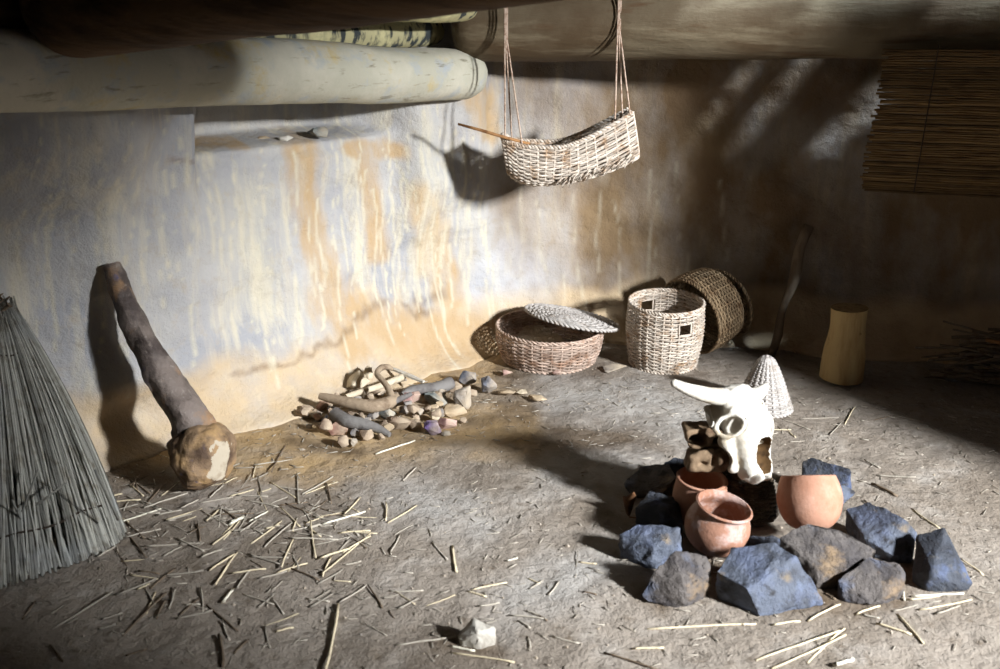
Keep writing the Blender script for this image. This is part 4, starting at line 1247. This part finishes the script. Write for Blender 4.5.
# withered leaf beside the hearth
lp = atz(629, 518, 0.0)
lr = thing('dry_leaf', 'curled dry brown leaf on the floor left of the hearth stones', 'leaf', lp)
mb = MB(); vs = []; fs = []
for i in range(9):
    t = i / 8
    for k in range(7):
        s = (k - 3) / 3
        w = 0.024 * math.sin(PI * (0.08 + 0.84 * t)) ** 0.8
        vs.append(lp + Vector((s * w + 0.01 * t, 0.02 * s * s + 0.015 * math.sin(4 * t), 0.006 + 0.095 * t + 0.016 * s * s * math.sin(5 * t))))
for i in range(8):
    for k in range(6): fs.append((i * 7 + k, i * 7 + k + 1, (i + 1) * 7 + k + 1, (i + 1) * 7 + k))
mb.add(vs, fs); lo_ = mb.build('leaf_blade', M_LEAF, lr)
sd = lo_.modifiers.new('t', 'SOLIDIFY'); sd.thickness = 0.002
mb = MB(); mb.tube([lp + Vector((0.0, 0, 0.004)), lp + Vector((0.03, -0.02, 0.01)), lp + Vector((0.05, -0.025, 0.006))], 0.0025, 5); mb.build('stalk', M_LEAF, lr)

# ------------------------------------------------------------------ straw
def straw_mesh(i, m, flat=1.0):
    r2 = random.Random(100 + i); mb = MB(); bow = r2.uniform(-0.012, 0.012)
    pts = [(-0.5 + k / 6, r2.uniform(-0.004, 0.004) + bow * math.sin(k / 6 * PI), 0) for k in range(7)]
    mb.tube([Vector(p) for p in pts], 1.0, 6, r2.random())
    # radius is set in metres below: y/z offsets of the ring stay unit, so build by hand
    me = bpy.data.meshes.new('straw')
    vs = []
    for j, v in enumerate(mb.v):
        c = pts[min(j // 6, 6)]
        a = 2 * PI * (j % 6) / 6
        vs.append((c[0], c[1] * 1.0 + 0.0, 0.0, a))
    me.from_pydata([(x, y + 0.012 * math.cos(a), 0.012 * math.sin(a)) for x, y, z, a in vs], [], mb.f)
    at = me.attributes.new('tint', 'FLOAT', 'POINT'); at.data.foreach_set('value', [r2.random()] * len(vs))
    me.polygons.foreach_set('use_smooth', [True] * len(me.polygons)); me.materials.append(m); me.update()
    return me
SM = {'s': [straw_mesh(i, M_STRAW) for i in range(5)], 'g': [straw_mesh(i + 5, M_STRAWG) for i in range(5)], 'b': [straw_mesh(i + 10, M_STRAWB) for i in range(3)], 'w': [straw_mesh(20, M_STRAWW)]}
SLAB = [('piece of dry straw in the litter beside the reed sheaf', 'straw beside the reed sheaf'),
        ('piece of dry straw on the open floor between mallet and hearth', 'straw on the open floor'),
        ('piece of dry straw on the floor around the hearth stones', 'straw around the hearth')]
rr = random.Random(61)
def straw(x0, y0, x1, y1, kind='s', r=0.0033, zlift=0.0):
    a = atz(x0, y0, 0.004); b = atz(x1, y1, 0.004)
    c = (a + b) / 2; d = b - a; L = d.length
    o = bpy.data.objects.new('straw_stalk', rr.choice(SM[kind]))
    z = floor_z(c.x, c.y) + r * 1.1 + zlift
    o.location = (c.x, c.y, z)
    o.rotation_euler = (rr.uniform(0, 0.5), rr.uniform(-0.03, 0.03), math.atan2(d.y, d.x))
    r *= 0.78
    o.scale = (L, r / 0.012, r / 0.012)
    link(o)
    mx = (x0 + x1) / 2; my = (y0 + y1) / 2
    i = 0 if mx < 218 else (1 if mx < 560 else 2)
    tag(o, SLAB[i][0], 'straw', SLAB[i][1])
S4 = [(290,348,380,320,'s'),(300,390,440,270,'s'),(490,240,575,190,'s'),(300,245,425,205,'w'),(265,240,280,345,'s'),(130,310,210,240,'g'),(345,470,310,665,'s'),(350,465,430,415,'g'),(680,305,690,380,'s'),
      (455,40,570,0,'w'),(535,115,575,75,'g'),(485,180,485,235,'s'),(205,370,290,405,'b'),(80,330,180,360,'g'),(75,170,170,190,'g'),(225,95,230,180,'g'),(310,120,325,180,'b'),(90,300,180,235,'s'),
      (345,270,440,265,'s'),(500,325,525,275,'g'),(620,295,665,345,'g'),(110,485,160,440,'g'),(150,455,185,500,'g'),(520,485,580,455,'g'),(430,415,475,480,'b'),(510,590,690,570,'g'),(670,595,745,610,'w'),
      (0,400,50,325,'s'),(5,470,40,430,'s'),(50,430,90,375,'g'),(130,540,145,600,'g'),(160,555,215,540,'s'),(190,180,265,210,'b'),(150,90,190,10,'b'),(240,150,330,100,'g'),(360,330,440,280,'s'),(180,370,215,285,'s'),
      (270,220,345,235,'g'),(200,290,345,295,'g'),(300,395,325,340,'s'),(210,325,230,370,'g'),(285,415,360,370,'g'),(365,215,410,165,'s'),(45,155,140,157,'g'),(85,115,140,90,'g'),(85,235,140,205,'w'),(25,245,70,220,'w')]
for x0, y0, x1, y1, k in S4:
    q = 2.923
    rad = 0.0055 if (x0, y0) in ((345, 470), (25, 245)) else (0.0042 if (x0, y0) in ((300, 245), (455, 40), (680, 305), (290, 348)) else 0.0032)
    straw(220 + x0 / q, 440 + y0 / q, 220 + x1 / q, 440 + y1 / q, k, rad)
S3 = [(340,130,450,122,'s'),(320,120,390,100,'s'),(370,195,520,148,'w'),(400,190,460,240,'b'),(410,230,470,305,'b'),(360,15,480,100,'b'),(460,268,630,255,'g'),(680,270,740,220,'s'),(735,195,780,180,'w'),(715,450,745,410,'w'),
      (670,350,750,300,'s'),(690,395,755,295,'s'),(390,555,530,415,'b'),(370,420,500,370,'g'),(160,530,360,410,'g'),(520,360,650,345,'g'),(660,460,760,540,'b'),(560,505,680,480,'g'),(640,400,650,480,'g'),(700,560,715,660,'b'),
      (710,510,735,570,'g'),(460,150,600,100,'g'),(345,160,440,135,'g'),(425,75,445,40,'b'),(420,25,440,90,'b'),(500,170,580,155,'g'),(630,200,640,255,'b'),(710,155,760,185,'b'),(660,190,700,155,'s'),(70,495,110,440,'b'),
      (480,400,560,335,'b'),(540,470,560,400,'g'),(500,500,530,440,'b'),(590,460,640,460,'g'),(320,495,390,475,'g'),(310,530,370,515,'g'),(160,590,200,640,'b'),(400,620,470,600,'b'),(310,300,370,265,'g'),(640,310,710,285,'g')]
for x0, y0, x1, y1, k in S3:
    q = 3.2
    straw(x0 / q, 460 + y0 / q, x1 / q, 460 + y1 / q, k, 0.0052 if (x0, y0) in ((735, 195), (700, 560), (715, 450)) else 0.0034)
S5 = [(390,495,600,425,'s'),(430,515,615,435,'s'),(520,500,612,415,'s'),(120,415,390,405,'s'),(10,480,150,522,'b'),(585,510,635,495,'w'),(690,405,780,432,'s'),(745,380,810,455,'s'),(780,335,910,330,'w'),(800,370,930,345,'s'),
      (520,400,600,360,'s'),(680,55,745,85,'b'),(660,95,730,150,'b'),(690,35,790,42,'g'),(780,115,850,165,'s'),(660,0,700,20,'g'),(900,240,960,280,'s'),(80,465,160,462,'s'),(755,300,762,345,'w'),(770,345,850,335,'s'),
      (640,380,700,360,'s'),(560,330,590,345,'b'),(840,380,900,360,'g'),(430,410,500,400,'s'),(655,380,700,390,'g')]
for x0, y0, x1, y1, k in S5:
    q = 2.5
    straw(600 + x0 / q, 460 + y0 / q, 600 + x1 / q, 460 + y1 / q, k, 0.006 if (x0, y0) in ((585, 510), (680, 55)) else 0.0036)
S6 = [(10,225,25,320,'s'),(60,390,130,410,'s'),(100,445,175,430,'g'),(200,280,240,268,'w'),(360,550,460,575,'g'),(210,475,340,490,'g'),(350,400,385,350,'g'),(280,375,330,345,'g'),(0,577,85,597,'w'),(0,600,230,638,'s'),(240,495,285,520,'g'),(270,460,320,480,'g'),(300,470,345,497,'b'),(275,550,285,590,'g'),(470,390,520,400,'b')]
for x0, y0, x1, y1, k in S6:
    q = 3.54
    straw(450 + x0 / q, 480 + y0 / q, 450 + x1 / q, 480 + y1 / q, k, 0.003)
# a few more in the same drifts
for (cx_, cy_, sx, sy, n) in ((290, 525, 55, 28, 55), (160, 560, 50, 40, 25), (150, 500, 40, 16, 22), (330, 600, 70, 25, 14), (900, 595, 50, 14, 12), (800, 420, 40, 12, 14), (250, 480, 30, 12, 14), (560, 590, 80, 30, 8)):
    for _ in range(n):
        x = rr.gauss(cx_, sx); y = rr.gauss(cy_, sy)
        if y > 664 or y < 405 or (x < 115 and y < 590) or x < 2: continue
        if 610 < x < 975 and 455 < y < 605 and not (x > 860 and y < 500): continue
        an = rr.gauss(0.35, 0.75); L = rr.uniform(12, 42)
        dx, dy = math.cos(an) * L / 2, -math.sin(an) * L / 2 * 0.6
        straw(x - dx, y - dy, x + dx, y + dy, rr.choice('ssgggb'), rr.uniform(0.0018, 0.0032))
# chaff: too small and many to count
mb = MB()
for k in range(1500):
    x = rr.uniform(-1.7, 2.0); y = rr.uniform(2.1, 4.3)
    if y > 4.6 + 0.8 * min(x, 0): continue
    a = rr.uniform(0, PI); L = rr.uniform(0.004, 0.022); z = floor_z(x, y) + 0.003
    d = Vector((math.cos(a), math.sin(a), rr.uniform(-0.1, 0.1))) * L
    mb.tube([Vector((x, y, z)) - d, Vector((x, y, z)) + d], rr.uniform(0.0008, 0.002), 4, rr.random())
tag(mb.build('chaff', M_STRAWG), 'fine scattered chaff and bits of straw over the earthen floor', 'chaff', None, 'stuff')
mb = MB()
for k in range(900):
    x = rr.uniform(-1.8, 2.1); y = rr.uniform(2.1, 4.6)
    if y > 4.55 + 0.8 * min(x, 0): continue
    z = floor_z(x, y); r = rr.uniform(0.0015, 0.006) * (1 if rr.random() < 0.9 else 1.6)
    vs = []
    for d in ((1, 0, 0), (0, 1, 0), (-1, 0, 0), (0, -1, 0), (0, 0, 1), (0, 0, -1)):
        s = r * rr.uniform(0.7, 1.2); vs.append(Vector((x + d[0] * s, y + d[1] * s, z + 0.001 + d[2] * s * 0.8)))
    mb.add(vs, [(0, 1, 4), (1, 2, 4), (2, 3, 4), (3, 0, 4), (1, 0, 5), (2, 1, 5), (3, 2, 5), (0, 3, 5)], rr.random())
tag(mb.build('grit', MS['grey'], smooth=False), 'tiny pebbles and crumbs of earth strewn over the floor', 'grit', None, 'stuff')

# ------------------------------------------------------------------ light
def area(name, loc, target, sx, sy, power, color):
    l = bpy.data.lights.new(name, 'AREA'); l.shape = 'RECTANGLE'; l.size = sx; l.size_y = sy; l.energy = power; l.color = color
    o = bpy.data.objects.new(name, l); o.location = loc
    o.rotation_euler = (Vector(target) - Vector(loc)).to_track_quat('-Z', 'Y').to_euler()
    link(o); return o
area('doorway_daylight', (4.85, -0.9, 2.95), (-0.2, 3.6, 0.5), 0.42, 0.6, 1520, (0.93, 0.96, 1.0))
s = bpy.data.lights.new('sun', 'SUN'); s.energy = 10.0; s.angle = math.radians(3.0); s.color = (0.72, 0.86, 1.0)
so = bpy.data.objects.new('sun', s); so.rotation_euler = Vector((-0.54, 0.30, -0.78)).to_track_quat('-Z', 'Y').to_euler(); so.location = (4, 0, 5); link(so)
w = bpy.data.worlds.new('world'); scene.world = w; w.use_nodes = True
bg = w.node_tree.nodes['Background']; bg.inputs[0].default_value = (0.56, 0.71, 1.0, 1); bg.inputs[1].default_value = 0.6

# ------------------------------------------------------------------ camera
cam = bpy.data.cameras.new('camera'); cam.sensor_width = 36; cam.lens = 36; cam.sensor_fit = 'HORIZONTAL'
cam.dof.use_dof = True; cam.dof.focus_distance = 4.3; cam.dof.aperture_fstop = 3.2
cam.clip_start = 0.02
c = bpy.data.objects.new('camera', cam); c.location = CAM; c.rotation_euler = (PI / 2 - PITCH, 0, 0); link(c)
scene.camera = c
vs_ = scene.view_settings
vs_.view_transform = 'Standard'; vs_.look = 'None'; vs_.gamma = 1.0; vs_.exposure = 0.0; vs_.use_curve_mapping = False
